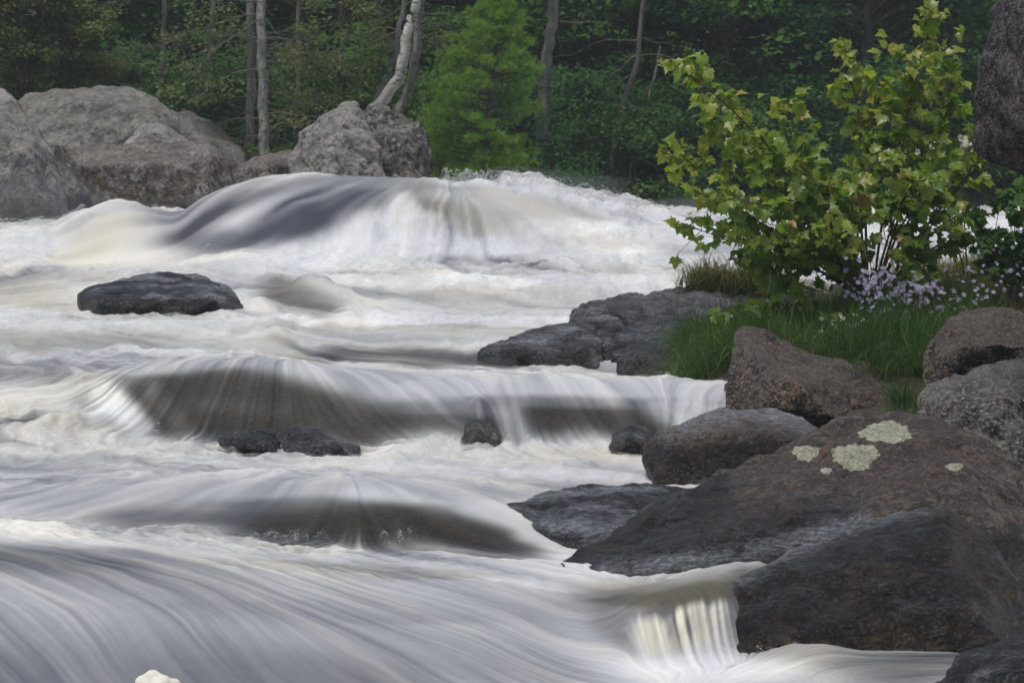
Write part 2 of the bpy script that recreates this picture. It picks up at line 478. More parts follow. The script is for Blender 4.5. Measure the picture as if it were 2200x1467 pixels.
M['foam_ball'] = N.done(N.n('ShaderNodeBsdfPrincipled', {'Base Color': (0.80, 0.79, 0.70, 1), 'Roughness': 0.85, 'Normal': N.n('ShaderNodeBump', {'Height': N.noise(N.pos(), 60, 5), 'Strength': .4, 'Distance': .01}).outputs[0]}).outputs[0])
N = NT('water_droplets')
M['drops'] = N.done(N.n('ShaderNodeBsdfPrincipled', {'Base Color': (0.75, 0.77, 0.78, 1), 'Roughness': 0.25}).outputs[0])

# ------------------------------------------------------------------ the river: level lines from near to far
W = Surf([
    (7.2,  [(-900, 1900), (3000, 1900)]),
    (8.0,  [(-900, 1700), (1300, 1700), (1500, 1600), (3000, 1600)]),
    (8.8,  [(-900, 1470), (0, 1470), (900, 1490), (1300, 1530), (1500, 1480), (1700, 1455), (3000, 1470)]),
    (9.3,  [(-900, 1290), (0, 1295), (400, 1310), (700, 1340), (1000, 1385), (1250, 1440), (1400, 1440), (1560, 1425), (1720, 1400), (1900, 1405), (3000, 1420)]),
    ([(-900, 10.1), (1240, 10.1), (1380, 9.62), (1550, 9.62), (1660, 10.1), (3000, 10.1)], [(-900, 1150), (0, 1178), (300, 1195), (600, 1220), (900, 1262), (1100, 1300), (1220, 1335), (1310, 1340), (1400, 1296), (1540, 1270), (1640, 1330), (1780, 1400), (3000, 1420)]),
    (11.0, [(-900, 1120), (0, 1140), (300, 1158), (600, 1185), (1000, 1215), (1200, 1232), (1350, 1240), (1500, 1222), (1650, 1195), (1800, 1320), (3000, 1350)]),
    (11.6, [(-900, 1100), (0, 1118), (250, 1120), (400, 1138), (600, 1160), (900, 1182), (1150, 1196), (1300, 1200), (1500, 1190), (1700, 1200), (1900, 1280), (3000, 1300)]),
    (12.3, [(-900, 1055), (0, 1062), (200, 1050), (400, 1036), (650, 1034), (850, 1044), (1000, 1066), (1120, 1110), (1240, 1160), (1350, 1120), (1500, 1100), (3000, 1100)]),
    (13.3, [(-900, 1010), (0, 1015), (600, 1010), (1000, 1022), (1400, 1040), (1560, 1030), (1750, 1120), (3000, 1150)]),
    (14.3, [(-900, 925), (0, 935), (150, 930), (260, 938), (500, 956), (780, 968), (1000, 955), (1200, 962), (1380, 965), (1560, 990), (1750, 1080), (3000, 1100)]),
    (15.3, [(-900, 835), (0, 850), (120, 858), (210, 838), (280, 802), (380, 781), (520, 773), (650, 783), (800, 797), (1000, 806), (1250, 815), (1560, 828), (1750, 930), (3000, 960)]),
    (16.8, [(-900, 765), (0, 770), (300, 765), (620, 770), (760, 792), (1000, 798), (1300, 805), (1600, 830), (1850, 900), (3000, 900)]),
    (18.2, [(-900, 690), (0, 700), (300, 705), (600, 712), (760, 722), (900, 712), (1100, 704), (1300, 706), (3000, 690)]),
    (20.0, [(-900, 640), (0, 650), (500, 655), (800, 655), (1200, 668), (3000, 640)]),
    (22.0, [(-900, 580), (0, 590), (500, 590), (800, 600), (1200, 605), (1500, 590), (3000, 560)]),
    (23.6, [(-900, 535), (0, 545), (150, 570), (300, 572), (480, 545), (620, 540), (800, 560), (1000, 568), (1200, 560), (1500, 540), (3000, 520)]),
    (26.0, [(-900, 470), (0, 489), (110, 492), (160, 468), (215, 442), (265, 437), (320, 449), (372, 462), (440, 424), (500, 398), (560, 384), (640, 377), (800, 381), (950, 391), (1080, 398), (1200, 414), (1300, 440), (1400, 466), (1500, 477), (1700, 478), (3000, 480)]),
    (28.5, [(-900, 470), (0, 470), (400, 452), (1000, 455), (1400, 463), (2000, 468), (3000, 470)]),
    (37.0, [(-900, 440), (1000, 447), (3000, 455)]),
    (60.0, [(-900, 400), (3000, 400)]),
])
BUMPS = [  # px, Y, sigma px, sigma Y, height
    (860, 24.6, 170, 0.55, 0.20), (640, 24.4, 60, 0.45, 0.12), (1060, 24.8, 90, 0.5, 0.10),
    (660, 20.6, 50, 0.5, 0.16), (720, 20.3, 60, 0.5, 0.08), (560, 19.6, 40, 0.4, 0.10), (1450, 26.5, 60, 0.7, 0.06),
    (1100, 26.6, 90, 0.5, 0.05), (960, 21.6, 260, 0.7, 0.07), (1230, 22.6, 120, 0.6, 0.09),
    (600, 17.6, 45, 0.4, 0.10), (350, 18.2, 150, 0.5, 0.06), (60, 17.3, 140, 0.5, 0.08),
    (1200, 21.0, 160, 0.5, 0.05), (1030, 14.6, 30, 0.22, 0.16), (350, 12.9, 200, .3, .03), (1900, 27.0, 160, .7, .04), (2120, 26, 60, .6, .06),
    (250, 13.6, 120, 0.3, 0.05), (20, 14.2, 90, 0.3, 0.05), (1740, 9.2, 90, 0.25, 0.035), (850, 13.6, 300, 0.2, 0.03), (1000, 23, 80, 0.5, .06)]


def water_base(px, Y):
    z = W.eval(px, Y)
    for (bx, bY, sx, sY, h) in BUMPS:
        z = z + h * np.exp(-((px - bx) / sx) ** 2 - ((Y - bY) / sY) ** 2)
    return z


def wz(px, Y):
    return float(water_base(np.array([float(px)]), np.array([float(Y)]))[0])


# grid of the river surface
cols = np.concatenate([np.linspace(-3200, -420, 24), np.linspace(-400, -20, 60), np.linspace(-17, 2217, 860), np.linspace(2226, 2600, 50), np.linspace(2640, 5400, 24)])
rowsY = []
Ykn = [l[0] if not isinstance(l[0], list) else l[0][0][1] for l in W.lines]
dens = [5, 14, 52, 84, 60, 32, 24, 44, 36, 48, 58, 34, 40, 34, 34, 28, 62, 16, 14]
for k in range(len(Ykn) - 1):
    rowsY.append(np.linspace(Ykn[k], Ykn[k + 1], dens[k], endpoint=False))
rowsY = np.concatenate(rowsY + [np.array([60.0])])
PX, YY = np.meshgrid(cols, rowsY)
Zb = water_base(PX, YY)


def tox(px, Y, Z):   # world x of a column at height Z
    d = Y * CP - (Z - HC) * SP
    return (px - 1100) / F * d


X = tox(PX, YY, Zb)
PY = proj(X, YY, Zb)[1]
NR, NC = PX.shape

# painted properties: (points, rx, ry, {attr: value}, strength[, ymin, ymax])
foam = np.full(PX.shape, 0.64); warm = np.full(PX.shape, 0.38); cover = np.ones(PX.shape); deep = np.full(PX.shape, 0.15); turb = np.full(PX.shape, 0.5); calm = np.ones(PX.shape)
ATT = {'foam': foam, 'warm': warm, 'cover': cover, 'deep': deep, 'turb': turb, 'calm': calm}


def brush(pts, rx, ry, vals, st=1.0, y0=0, y1=99):
    pts = np.array(pts, float)
    d2 = np.full(PX.shape, 1e9)
    if len(pts) == 1:
        d2 = ((PX - pts[0, 0]) / rx) ** 2 + ((PY - pts[0, 1]) / ry) ** 2
    for a, b in zip(pts[:-1], pts[1:]):
        ax, ay = a[0] / rx, a[1] / ry; bx, by = b[0] / rx, b[1] / ry
        qx = PX / rx - ax; qy = PY / ry - ay; ex, ey = bx - ax, by - ay
        t = np.clip((qx * ex + qy * ey) / (ex * ex + ey * ey + 1e-9), 0, 1)
        d2 = np.minimum(d2, (qx - t * ex) ** 2 + (qy - t * ey) ** 2)
    w = st * np.exp(-d2 ** 1.5) * ((YY >= y0) & (YY <= y1))
    for k, v in vals.items():
        ATT[k] += (v - ATT[k]) * w


# large zones
brush([(-200, 1400), (1000, 1440)], 900, 190, dict(foam=0.30, warm=0.0, turb=0.05, deep=0), 1, 0, 10.6)
brush([(0, 1240), (400, 1270), (900, 1350)], 300, 40, dict(foam=0.36, turb=0.05), .8, 0, 10.4)
brush([(-100, 1450), (300, 1470), (700, 1480)], 240, 90, dict(foam=0.12, turb=0.05), .8, 0, 10.4)
brush([(700, 1300), (1100, 1400), (1350, 1480)], 260, 45, dict(foam=0.50, turb=0.05), .9, 0, 10.4)
brush([(60, 1190), (400, 1260), (800, 1330)], 260, 14, dict(foam=0.24), .7, 0, 10.4)
brush([(500, 1300), (900, 1380), (1200, 1460)], 200, 12, dict(foam=0.22), .6, 0, 10.4)
brush([(-50, 1190), (150, 1210)], 180, 26, dict(foam=0.12, turb=0.05), .85, 0, 10.4)
brush([(0, 1140), (400, 1150), (900, 1190)], 200, 20, dict(foam=0.66, warm=.6, turb=1.0), 1, 10.3, 12.2)
brush([(850, 1210), (1250, 1230)], 220, 28, dict(foam=0.52, warm=0.08, turb=.5), .9, 10.0, 12)
brush([(500, 1215), (800, 1235)], 140, 14, dict(foam=0.45, warm=.7, turb=.8), .6, 10, 12)
brush([(1250, 1215), (1600, 1190), (1900, 1100)], 150, 26, dict(foam=0.60, warm=0.0, turb=0.15), 1, 10, 13)
brush([(1340, 1285), (1500, 1268), (1640, 1240)], 120, 32, dict(foam=0.14, deep=.75, warm=.5, turb=.05), .95, 9, 11)
brush([(1310, 1330), (1400, 1400)], 50, 40, dict(foam=0.14, deep=.4, turb=.05), .8, 9, 10.6)
brush([(1410, 1370), (1500, 1345)], 50, 46, dict(foam=0.66, warm=.7, turb=.5), 1, 9.2, 9.75)
brush([(1470, 1440), (1700, 1420)], 170, 40, dict(foam=0.88, warm=.2, turb=.8), 1, 0, 9.6)
brush([(1690, 1390), (1790, 1410)], 100, 40, dict(foam=0.30, warm=.75, turb=.2), .95, 0, 9.9)
brush([(1930, 1430), (2200, 1390)], 160, 60, dict(foam=0.05, warm=.3, turb=.2, deep=.3), .9, 0, 9.9)
# low dome
brush([(150, 1075), (450, 1060), (700, 1055)], 260, 26, dict(foam=0.42, warm=0.0, turb=.1), 1, 11.6, 13.1)
brush([(330, 1110), (520, 1112), (700, 1095)], 150, 22, dict(foam=0.10, turb=.05, deep=.1), .95, 11.5, 12.6)
brush([(560, 1085), (850, 1080)], 180, 14, dict(foam=0.14, turb=.05), .85, 11.5, 12.6)
brush([(620, 1140), (850, 1122), (1080, 1165)], 120, 46, dict(foam=0.06, cover=0.12, deep=.8, turb=0), 1, 11.45, 12.25)
brush([(780, 1060), (1000, 1075), (1130, 1125), (1240, 1165)], 60, 17, dict(foam=0.62, warm=0, turb=.05, cover=1), .95, 11.7, 13)
brush([(1150, 1150), (1240, 1178)], 50, 22, dict(foam=0.6, warm=0, turb=.05, cover=1), .9, 11.3, 13)
brush([(0, 1030), (600, 1015), (1300, 1020)], 500, 16, dict(foam=0.50, warm=0.05, turb=.55), .9, 12.2, 13.9)
brush([(1100, 1060), (1500, 1060)], 200, 20, dict(foam=0.30, warm=0.0, turb=.3), .8, 12, 13.6)
brush([(0, 965), (400, 975), (700, 985)], 300, 28, dict(foam=0.58, warm=.6, turb=.9), .9, 13.0, 14.8)
brush([(800, 975), (1100, 972), (1350, 975)], 200, 17, dict(foam=0.80, warm=.45, turb=.9), 1, 13.0, 14.6)
brush([(1200, 985), (1370, 975)], 80, 14, dict(foam=0.7, warm=1.0, turb=.5), 1, 13.0, 14.6)
brush([(1000, 1010), (1500, 1030)], 250, 14, dict(foam=0.62, warm=.1, turb=.6), .8, 12.6, 14)
# mid dome
brush([(20, 900), (200, 900)], 180, 30, dict(foam=0.66, warm=.6, turb=1.0), 1, 13.9, 15.3)
brush([(0, 835), (160, 860)], 160, 22, dict(foam=0.60, warm=.45, turb=.25), .9, 14.5, 16.8)
brush([(200, 862), (260, 835)], 50, 22, dict(foam=0.25, warm=.6, deep=1, turb=.1), .9, 14.2, 16)
brush([(220, 900), (300, 905)], 45, 42, dict(foam=0.78, warm=.1, turb=.1), 1, 14.2, 15.2)
brush([(310, 840), (480, 832), (640, 850), (760, 920)], 95, 52, dict(foam=0.08, cover=.22, deep=.7, turb=0), 1, 14.2, 15.6)
brush([(350, 900), (600, 920)], 120, 40, dict(foam=0.06, cover=.15, deep=.7, turb=0), 1, 14.2, 15.2)
brush([(300, 795), (450, 777), (620, 780), (780, 805)], 120, 14, dict(foam=0.44, warm=0, cover=.9, turb=.1), .95, 14.6, 16.4)
brush([(720, 800), (900, 845), (1000, 880)], 110, 34, dict(foam=0.52, warm=0, cover=.95, turb=.05), .9, 14.2, 16.4)
brush([(860, 895), (960, 905), (1060, 925)], 80, 30, dict(foam=0.08, cover=.3, deep=.6, turb=0), .9, 14.2, 15.2)
brush([(1130, 900), (1230, 890), (1330, 905), (1390, 930)], 60, 42, dict(foam=0.06, cover=.22, deep=.6, turb=0), 1, 14.2, 15.0)
brush([(1000, 830), (1200, 835), (1500, 840)], 200, 24, dict(foam=0.58, warm=0, cover=1, turb=.1), .9, 14.2, 16.6)
brush([(1080, 860), (1110, 930)], 30, 40, dict(foam=0.5, warm=0, cover=.9), .8, 14.2, 16.2)
brush([(1440, 860), (1530, 870)], 60, 50, dict(foam=0.52, warm=0, cover=1), .9, 14.2, 16.2)
brush([(940, 880), (1080, 860), (1300, 868)], 120, 12, dict(foam=0.20, warm=0, cover=.9), .7, 14.2, 16.0)
brush([(100, 760), (600, 760)], 300, 14, dict(foam=0.84, warm=.3, turb=.9), .8, 15.9, 17.6)
# ledge
brush([(740, 762), (950, 775), (1060, 780)], 100, 18, dict(foam=0.06, cover=.3, deep=.45, turb=.1), 1, 16.5, 18.2)
brush([(760, 728), (1000, 722), (1200, 715)], 120, 14, dict(foam=0.42, warm=0.05, turb=.3), .9, 17, 19.5)
brush([(0, 725), (120, 740)], 130, 16, dict(foam=0.36, warm=.7, deep=.8, turb=.3), .7, 16.5, 19)
brush([(300, 735), (500, 745)], 130, 15, dict(foam=0.42, warm=.3, turb=.2), .7, 16.5, 19)
brush([(590, 745), (640, 770)], 30, 32, dict(foam=0.38, warm=1, deep=1, turb=.1), .8, 16.5, 19)
brush([(150, 690), (700, 692)], 400, 14, dict(foam=0.86, warm=.25, turb=.8), .8, 17.5, 20)
brush([(60, 620), (120, 650)], 110, 20, dict(foam=0.62, warm=.65, deep=.7, turb=.2), .8, 18.5, 23)
brush([(640, 630), (700, 660)], 60, 36, dict(foam=0.36, warm=.6, deep=.6, turb=.1), .85, 18.5, 21.5)
brush([(560, 618), (620, 622)], 70, 14, dict(foam=0.40, warm=0, turb=.2), .8, 19, 22.5)
brush([(780, 630), (950, 650)], 110, 16, dict(foam=0.50, warm=.2, turb=.4), .8, 18.5, 23)
brush([(800, 690), (1100, 690)], 300, 13, dict(foam=0.92, warm=.25, turb=.8), .9, 18, 21)
brush([(900, 710), (1050, 708)], 90, 6, dict(foam=0.45, warm=.8, deep=.6), .7, 17.8, 19.3)
brush([(500, 610), (560, 660)], 26, 40, dict(foam=0.80, warm=.5, turb=.2), 1, 18.4, 21)
brush([(1000, 600), (1300, 620)], 250, 26, dict(foam=0.76, warm=.25, turb=.8), .8, 20, 24)
# far dome
brush([(80, 530), (200, 540)], 120, 24, dict(foam=0.9, warm=.1, turb=.4), .8, 22, 26)
brush([(170, 560), (260, 470)], 60, 36, dict(foam=0.66, warm=1.0, turb=.05), 1, 23, 26.4)
brush([(190, 448), (300, 450)], 70, 8, dict(foam=0.7, warm=.35, turb=.05), .8, 25, 28)
brush([(280, 550), (380, 500)], 60, 30, dict(foam=0.74, warm=.6, turb=.05), .9, 23, 26.4)
brush([(430, 460), (560, 425), (700, 430), (820, 420)], 120, 48, dict(foam=0.15, warm=.1, turb=.0, deep=.0), 1, 23.6, 28)
brush([(430, 515), (540, 520), (650, 480)], 95, 36, dict(foam=0.06, warm=.0, turb=.0, deep=.0), 1, 23.6, 27)
brush([(560, 396), (800, 396), (1000, 402)], 100, 9, dict(foam=0.28, warm=.2, turb=.0), .9, 24.5, 28)
brush([(880, 420), (930, 440)], 55, 20, dict(foam=0.10, warm=.4, turb=.0, deep=.5), .95, 24, 27)
brush([(720, 520), (800, 480), (870, 462)], 44, 26, dict(foam=0.82, warm=.15, turb=.3), .95, 23, 27)
brush([(640, 560), (850, 525), (1050, 545)], 120, 36, dict(foam=0.90, warm=.12, turb=.45), 1, 22, 26)
brush([(860, 440)], 35, 34, dict(foam=0.66, warm=.4, turb=.1), .9, 23, 27)
brush([(990, 450), (1060, 490)], 60, 22, dict(foam=0.40, warm=1.0, turb=.05, deep=1), .9, 23.6, 27)
brush([(1000, 420), (1150, 440), (1260, 480)], 100, 18, dict(foam=0.50, warm=.45, turb=.05, deep=.6), .9, 23.6, 27)
brush([(1100, 470), (1250, 510)], 100, 22, dict(foam=0.46, warm=.35, turb=.1, deep=.5), .8, 23.6, 27)
brush([(1000, 390), (1150, 402), (1300, 440), (1450, 475)], 60, 10, dict(foam=0.95, warm=.15, turb=.9), 1, 25, 29)
brush([(1400, 500), (1600, 490), (2200, 500)], 300, 26, dict(foam=0.84, warm=.1, turb=.7), .9, 22, 40)
brush([(1430, 462), (1560, 468)], 90, 7, dict(foam=0.6, warm=.6, deep=.7), .7, 25, 40)
brush([(1120, 620), (1300, 570)], 200, 40, dict(foam=0.80, warm=.1, turb=.7), .7, 21, 25)

for (p, rx_, ry_, f_, w_, d_) in [([(740, 640), (1050, 640)], 140, 18, .40, .35, .5), ([(0, 620), (70, 640)], 90, 26, .42, .6, .8), ([(850, 592), (1120, 590)], 150, 10, .45, .55, .6),
                                ([(1000, 560), (1300, 590)], 160, 12, .46, .3, .4), ([(0, 725), (260, 730)], 160, 16, .38, .4, .6), ([(330, 742), (600, 750)], 160, 13, .40, .2, .4), ([(0, 800), (160, 820)], 150, 18, .50, .5, .6),
                                ([(1150, 650), (1250, 640)], 90, 14, .52, .4, .5), ([(600, 622), (690, 655)], 46, 30, .22, .5, .9), ([(700, 705), (1000, 715)], 160, 9, .46, .5, .6), ([(0, 1000), (500, 1000)], 260, 12, .44, .2, .3),
                                ([(60, 590), (180, 600)], 120, 9, .46, .6, .6), ([(1300, 520), (1480, 545)], 120, 14, .5, .2, .3), ([(200, 690), (500, 676)], 150, 7, .5, .4, .5), ([(100, 905), (180, 925)], 90, 16, .5, .7, .7), ([(500, 1212), (900, 1236)], 200, 9, .36, .5, .6)]:
    brush(p, rx_, ry_, dict(foam=f_, warm=w_, deep=d_), .85, 10.2, 30)
brush([(1350, 1290), (1460, 1285), (1560, 1262)], 90, 15, dict(foam=0.05, deep=1, warm=.5, turb=.05, cover=.8), .9, 9.3, 10.5)
brush([(1590, 1290), (1620, 1350)], 40, 50, dict(foam=0.1, deep=.5), .8, 9.2, 10.2)
brush([(1340, 1285), (1460, 1280), (1600, 1255)], 120, 26, dict(calm=.25), 1, 9.3, 10.6)
brush([(350, 850), (600, 870), (760, 900)], 160, 60, dict(calm=.55), 1, 14.2, 15.8)
brush([(620, 1110), (850, 1110), (1080, 1150)], 180, 50, dict(calm=.5), 1, 11.4, 12.6)
brush([(0, 1300), (900, 1400)], 700, 150, dict(calm=.70, turb=.16), 1, 0, 10.6)
brush([(740, 1040), (740, 1100)], 70, 40, dict(calm=.2), 1, 11.4, 12.9)
brush([(900, 400), (900, 440)], 60, 30, dict(calm=.25), 1, 23.5, 28)
brush([(225, 850), (300, 915)], 36, 34, dict(foam=.86, cover=1, calm=1.6), .9, 14.2, 15.6)
brush([(330, 850), (390, 915)], 22, 30, dict(foam=.30, cover=.6, calm=1.6), .6, 14.2, 15.6)
brush([(450, 450), (720, 430)], 130, 60, dict(calm=3.0), 1, 23, 28)
brush([(850, 500)], 260, 70, dict(calm=1.3), 1, 22, 27)
# ---- flow field in plan (world x,y), authored means plus downhill pull
FLOW = [(0, 9.6, 500, 1.0, .85, -.6), (300, 9.0, 400, .5, .55, -.8), (1000, 9.6, 350, .9, .9, -.55), (1250, 10.3, 300, .5, .8, -.5), (1480, 9.5, 100, .3, .0, -1), (1490, 9.45, 90, .3, .0, -1), (1470, 9.5, 90, .3, .05, -1),
        (1750, 9.3, 150, .4, -.8, -.5), (2000, 9.3, 200, .4, -1, -.3), (1550, 11, 200, .6, -.7, -.5),
        (350, 12.0, 250, .5, -.75, -.7), (650, 12.0, 150, .4, -.3, -.9), (1050, 12.1, 160, .5, 1.1, -.35), (840, 12.2, 90, .4, .5, -.8), (600, 13.3, 700, .5, 1, -.25),
        (120, 15.2, 120, .6, -.7, -.6), (270, 14.8, 90, .5, -.4, -1), (500, 15.3, 140, .8, -.15, -1), (850, 15.0, 160, .8, .75, -.8), (1120, 15, 90, .8, .1, -1), (1300, 15, 120, .8, .4, -1), (1500, 15, 70, .8, -.6, -1),
        (300, 17.5, 400, .9, .9, -.35), (1000, 17.8, 300, .7, 1, -.3), (540, 19.8, 50, 1, .4, -1), (900, 20.5, 400, 1.2, .8, -.5), (60, 20, 200, 1, -.7, -.5),
        (250, 25, 130, 1.2, -.85, -.6), (480, 25, 120, 1.2, -.8, -.6), (700, 25.3, 140, 1.2, -.6, -.8), (900, 24.8, 130, 1.2, -.1, -1), (1180, 25.4, 160, 1.2, .8, -.6), (1400, 26, 150, 1.2, 1, -.4), (1900, 26, 400, 2, -1, -.3)]
vx = np.zeros(PX.shape); vy = np.full(PX.shape, -0.02); wsum = np.full(PX.shape, 0.02)
for (fx, fY, sx, sY, ax, ay) in FLOW:
    w = np.exp(-((PX - fx) / sx) ** 2 - ((YY - fY) / sY) ** 2)
    vx += w * ax; vy += w * ay; wsum += w
vx /= wsum; vy /= wsum
dZr = np.gradient(Zb, axis=0) / np.gradient(YY, axis=0)
dXc = np.gradient(X, axis=1)
dZc = np.gradient(Zb, axis=1) / dXc
k = 0.45
vx = vx - .22 * np.clip(dZc, -1, 1); vy = vy - k * np.clip(dZr, 0, .8)
# turbulence bends the flow
ns = 1.3
e = 0.05
n0 = fbm(X * ns * 1.2, YY * ns, 0, 3, 5); n1 = fbm(X * ns * 1.2 + e, YY * ns, 0, 3, 5); n2 = fbm(X * ns * 1.2, YY * ns + e, 0, 3, 5)
tb = np.clip(turb, 0, 1)
vx += (n2 - n0) / e * (0.05 + 0.55 * tb); vy -= (n1 - n0) / e * (0.02 + 0.35 * tb)
# into grid index space
dcol = np.gradient(PX, axis=1)
icol = (F / YY * (vx - X / YY * vy)) / dcol
irow = vy / np.gradient(YY, axis=0)
# rows are viewed at a grazing angle: keep length similar in the picture
ln = np.sqrt(icol ** 2 + irow ** 2) + 1e-9
icol /= ln; irow /= ln


def lic(noise, steps, step):
    acc = noise.copy(); wt = 1.0
    I0, J0 = np.meshgrid(np.arange(NC, dtype=np.float32), np.arange(NR, dtype=np.float32))
    ic = icol.astype(np.float32).ravel(); ir = irow.astype(np.float32).ravel(); nf = noise.ravel()
    acc = nf.copy()
    for sgn in (1, -1):
        ci = I0.ravel().copy(); cj = J0.ravel().copy()
        for s in range(steps):
            idx = np.clip(cj + .5, 0, NR - 1).astype(np.int32) * NC + np.clip(ci + .5, 0, NC - 1).astype(np.int32)
            ci += sgn * step * ic[idx]; cj += sgn * step * ir[idx]
            cf = np.clip(ci, 0, NC - 1.001); jf = np.clip(cj, 0, NR - 1.001)
            i0 = cf.astype(np.int32); j0 = jf.astype(np.int32); a = cf - i0; b = jf - j0
            q = j0 * NC + i0
            w = 0.5 + 0.5 * math.cos(math.pi * s / steps)
            acc += w * ((nf[q] * (1 - a) + nf[q + 1] * a) * (1 - b) + (nf[q + NC] * (1 - a) + nf[q + NC + 1] * a) * b)
            wt += w
    acc = acc.reshape(NR, NC) / wt
    return (acc - acc.mean()) / acc.std()


def coarse_noise(f, seed):
    r = np.random.default_rng(seed).standard_normal((NR // f + 3, NC // f + 3)).astype(np.float32)
    jj = np.arange(NR) / f; ii = np.arange(NC) / f
    j0 = jj.astype(int); i0 = ii.astype(int); b = (jj - j0)[:, None]; a = (ii - i0)[None, :]
    a = a * a * (3 - 2 * a); b = b * b * (3 - 2 * b)
    return ((r[j0][:, i0] * (1 - a) + r[j0][:, i0 + 1] * a) * (1 - b) + (r[j0 + 1][:, i0] * (1 - a) + r[j0 + 1][:, i0 + 1] * a) * b).astype(np.float32)


L1 = lic(coarse_noise(2, 1), 34, 1.4)
L2 = lic(coarse_noise(3, 2), 40, 2.0)
L3 = lic(coarse_noise(10, 3), 32, 3.0)
L4 = lic(coarse_noise(24, 4), 26, 4.0)
tb = np.clip(turb, 0, 1)
con = 0.40 * np.sqrt(np.clip((foam + .06) * (1.15 - foam), 0.13, 1))
mod = np.clip(0.75 + 0.9 * fbm(X * 1.1, YY * .8, 3, 3, 31), .25, 1.5)
streak = mod * (0.26 * L1 + 0.42 * L2) + 0.46 * L3
lowf = fbm(X * .9 + 3, YY * 1.3, 0, 4, 61)
streak = streak * calm
mid = tb * np.clip((YY - 10) / 3, 0, 1)
foam2 = np.clip(foam + streak * con * (0.46 + 0.12 * tb) + tb * lowf * .36 + mid * (.085 * L4 + .07 * L3) - .03 * mid, 0.0, 1.0)
cover2 = np.clip(cover + (streak * 0.16 + .35 * lowf * np.clip(foam * 4, 0, 1) + 0.02) * (cover < 0.98), 0, 1)
hz_ = 1308 + 26 * fbm(PX * .03, 0 * PX, 0, 3, 12) + (PX - 1460) * -.22
fm_ = np.clip((PY - hz_) / 22, 0, 1); fw_ = np.exp(-(np.abs(PX - 1465) / 105) ** 4 - (np.abs(PY - 1325) / 75) ** 4) * (YY < 9.85) * (YY > 9.2)
foam2 = foam2 * (1 - fw_) + fw_ * np.clip(.07 + fm_ * (.50 + .17 * L1 + .10 * L2 + .3 * fbm(PX * .05, PY * .02, 0, 3, 15)), 0, .9)
warm2_add = fw_ * .5
fallz = np.exp(-((PX - 1460) / 90) ** 2 - ((PY - 1350) / 60) ** 2) * (YY < 9.8) * (YY > 9.25)
foam2 = np.clip(foam2 + fallz * 0, 0, 1)
foam2 = np.where(cover < .9, np.clip(np.maximum(foam2, foam2 + (streak - .5) * .10), 0, 1), foam2)
warm2 = np.clip(warm2_add + warm + L4 * .10 * tb + L3 * 0.10, 0, 1)
deep2 = np.clip(deep + L3 * 0.1, 0, 1)
# relief: silky ridges along the flow and boiling foam
amp = YY / 12.0
Z = Zb + amp * (L2 * 0.0018 + L1 * 0.0007 + L3 * 0.003)
boil = fbm(X * 3.2 + 5, YY * 2.4, 0, 4, 9)
boil2 = 1 - np.abs(fbm(X * 5.5 + 5, YY * 3.4, 2, 4, 21)) * 2
Z = Z + tb * amp ** .7 * (0.060 * boil + 0.034 * boil2) * np.clip((YY - 8) / 2, 0, 1) * (YY < 40)
idx = np.arange(NR * NC).reshape(NR, NC)
quads = np.stack([idx[:-1, :-1], idx[:-1, 1:], idx[1:, 1:], idx[1:, :-1]], -1).reshape(-1, 4)
vv = np.stack([X, YY, Z], -1).reshape(-1, 3)
me = np_mesh('river_water', vv, quads, True, {'foam': foam2.ravel(), 'warm': warm2.ravel(), 'cover': cover2.ravel(), 'deep': deep2.ravel(), 'turb': tb.ravel()})
water_o = link('river_water', me, M['water'])
tag(water_o, 'white and grey rushing river water pouring over boulders', kind='structure')

# river bed under everything and the ground to the horizon
gx = np.concatenate([np.linspace(-900, -40, 16), np.linspace(-36, 36, 50), np.linspace(40, 900, 16)])
gy = np.concatenate([np.linspace(-60, 5, 8), np.linspace(6, 30, 24), np.linspace(31, 60, 40), np.linspace(66, 900, 20)])
GX, GY = np.meshgrid(gx, gy)
GZ = np.where(GY < 29, 0.15, 0.15)
shore = np.where(GX > 1, 36.8, np.where(GX < -2, 35.8, 35.8 + 1.0 * (GX + 2) / 3)) + 0.9 * np.sin(GX * .5) - np.clip(-GX - 1, 0, 6) * 0.55 + np.clip(GX, 0, 30) * 0.35
GZ = GZ + np.clip((GY - shore + 3.0) / 3.5, 0, 1) * 2.0 + np.clip(GY - shore - 1, 0, 70) * 0.15 + 0.15 * fbm(GX * .8, GY * .8, 0, 3, 4)
gi = np.arange(GX.size).reshape(GX.shape)
gq = np.stack([gi[:-1, :-1], gi[:-1, 1:], gi[1:, 1:], gi[1:, :-1]], -1).reshape(-1, 4)
g = link('forest_ground', np_mesh('forest_ground', np.stack([GX, GY, GZ], -1).reshape(-1, 3), gq), M['soil'])
tag(g, 'dark wooded slope and riverbed under the water', kind='structure')


def ground_z(x, y):
    sh = (36.8 if x > 1 else 35.8 if x < -2 else 35.8 + 1.0 * (x + 2) / 3) + 0.9 * math.sin(x * .5) - min(max(-x - 1, 0), 6) * 0.55 + min(max(x, 0), 30) * 0.35
    return 0.15 + min(max((y - sh + 3) / 3.5, 0), 1) * 2.0 + min(max(y - sh - 1, 0), 70) * 0.15


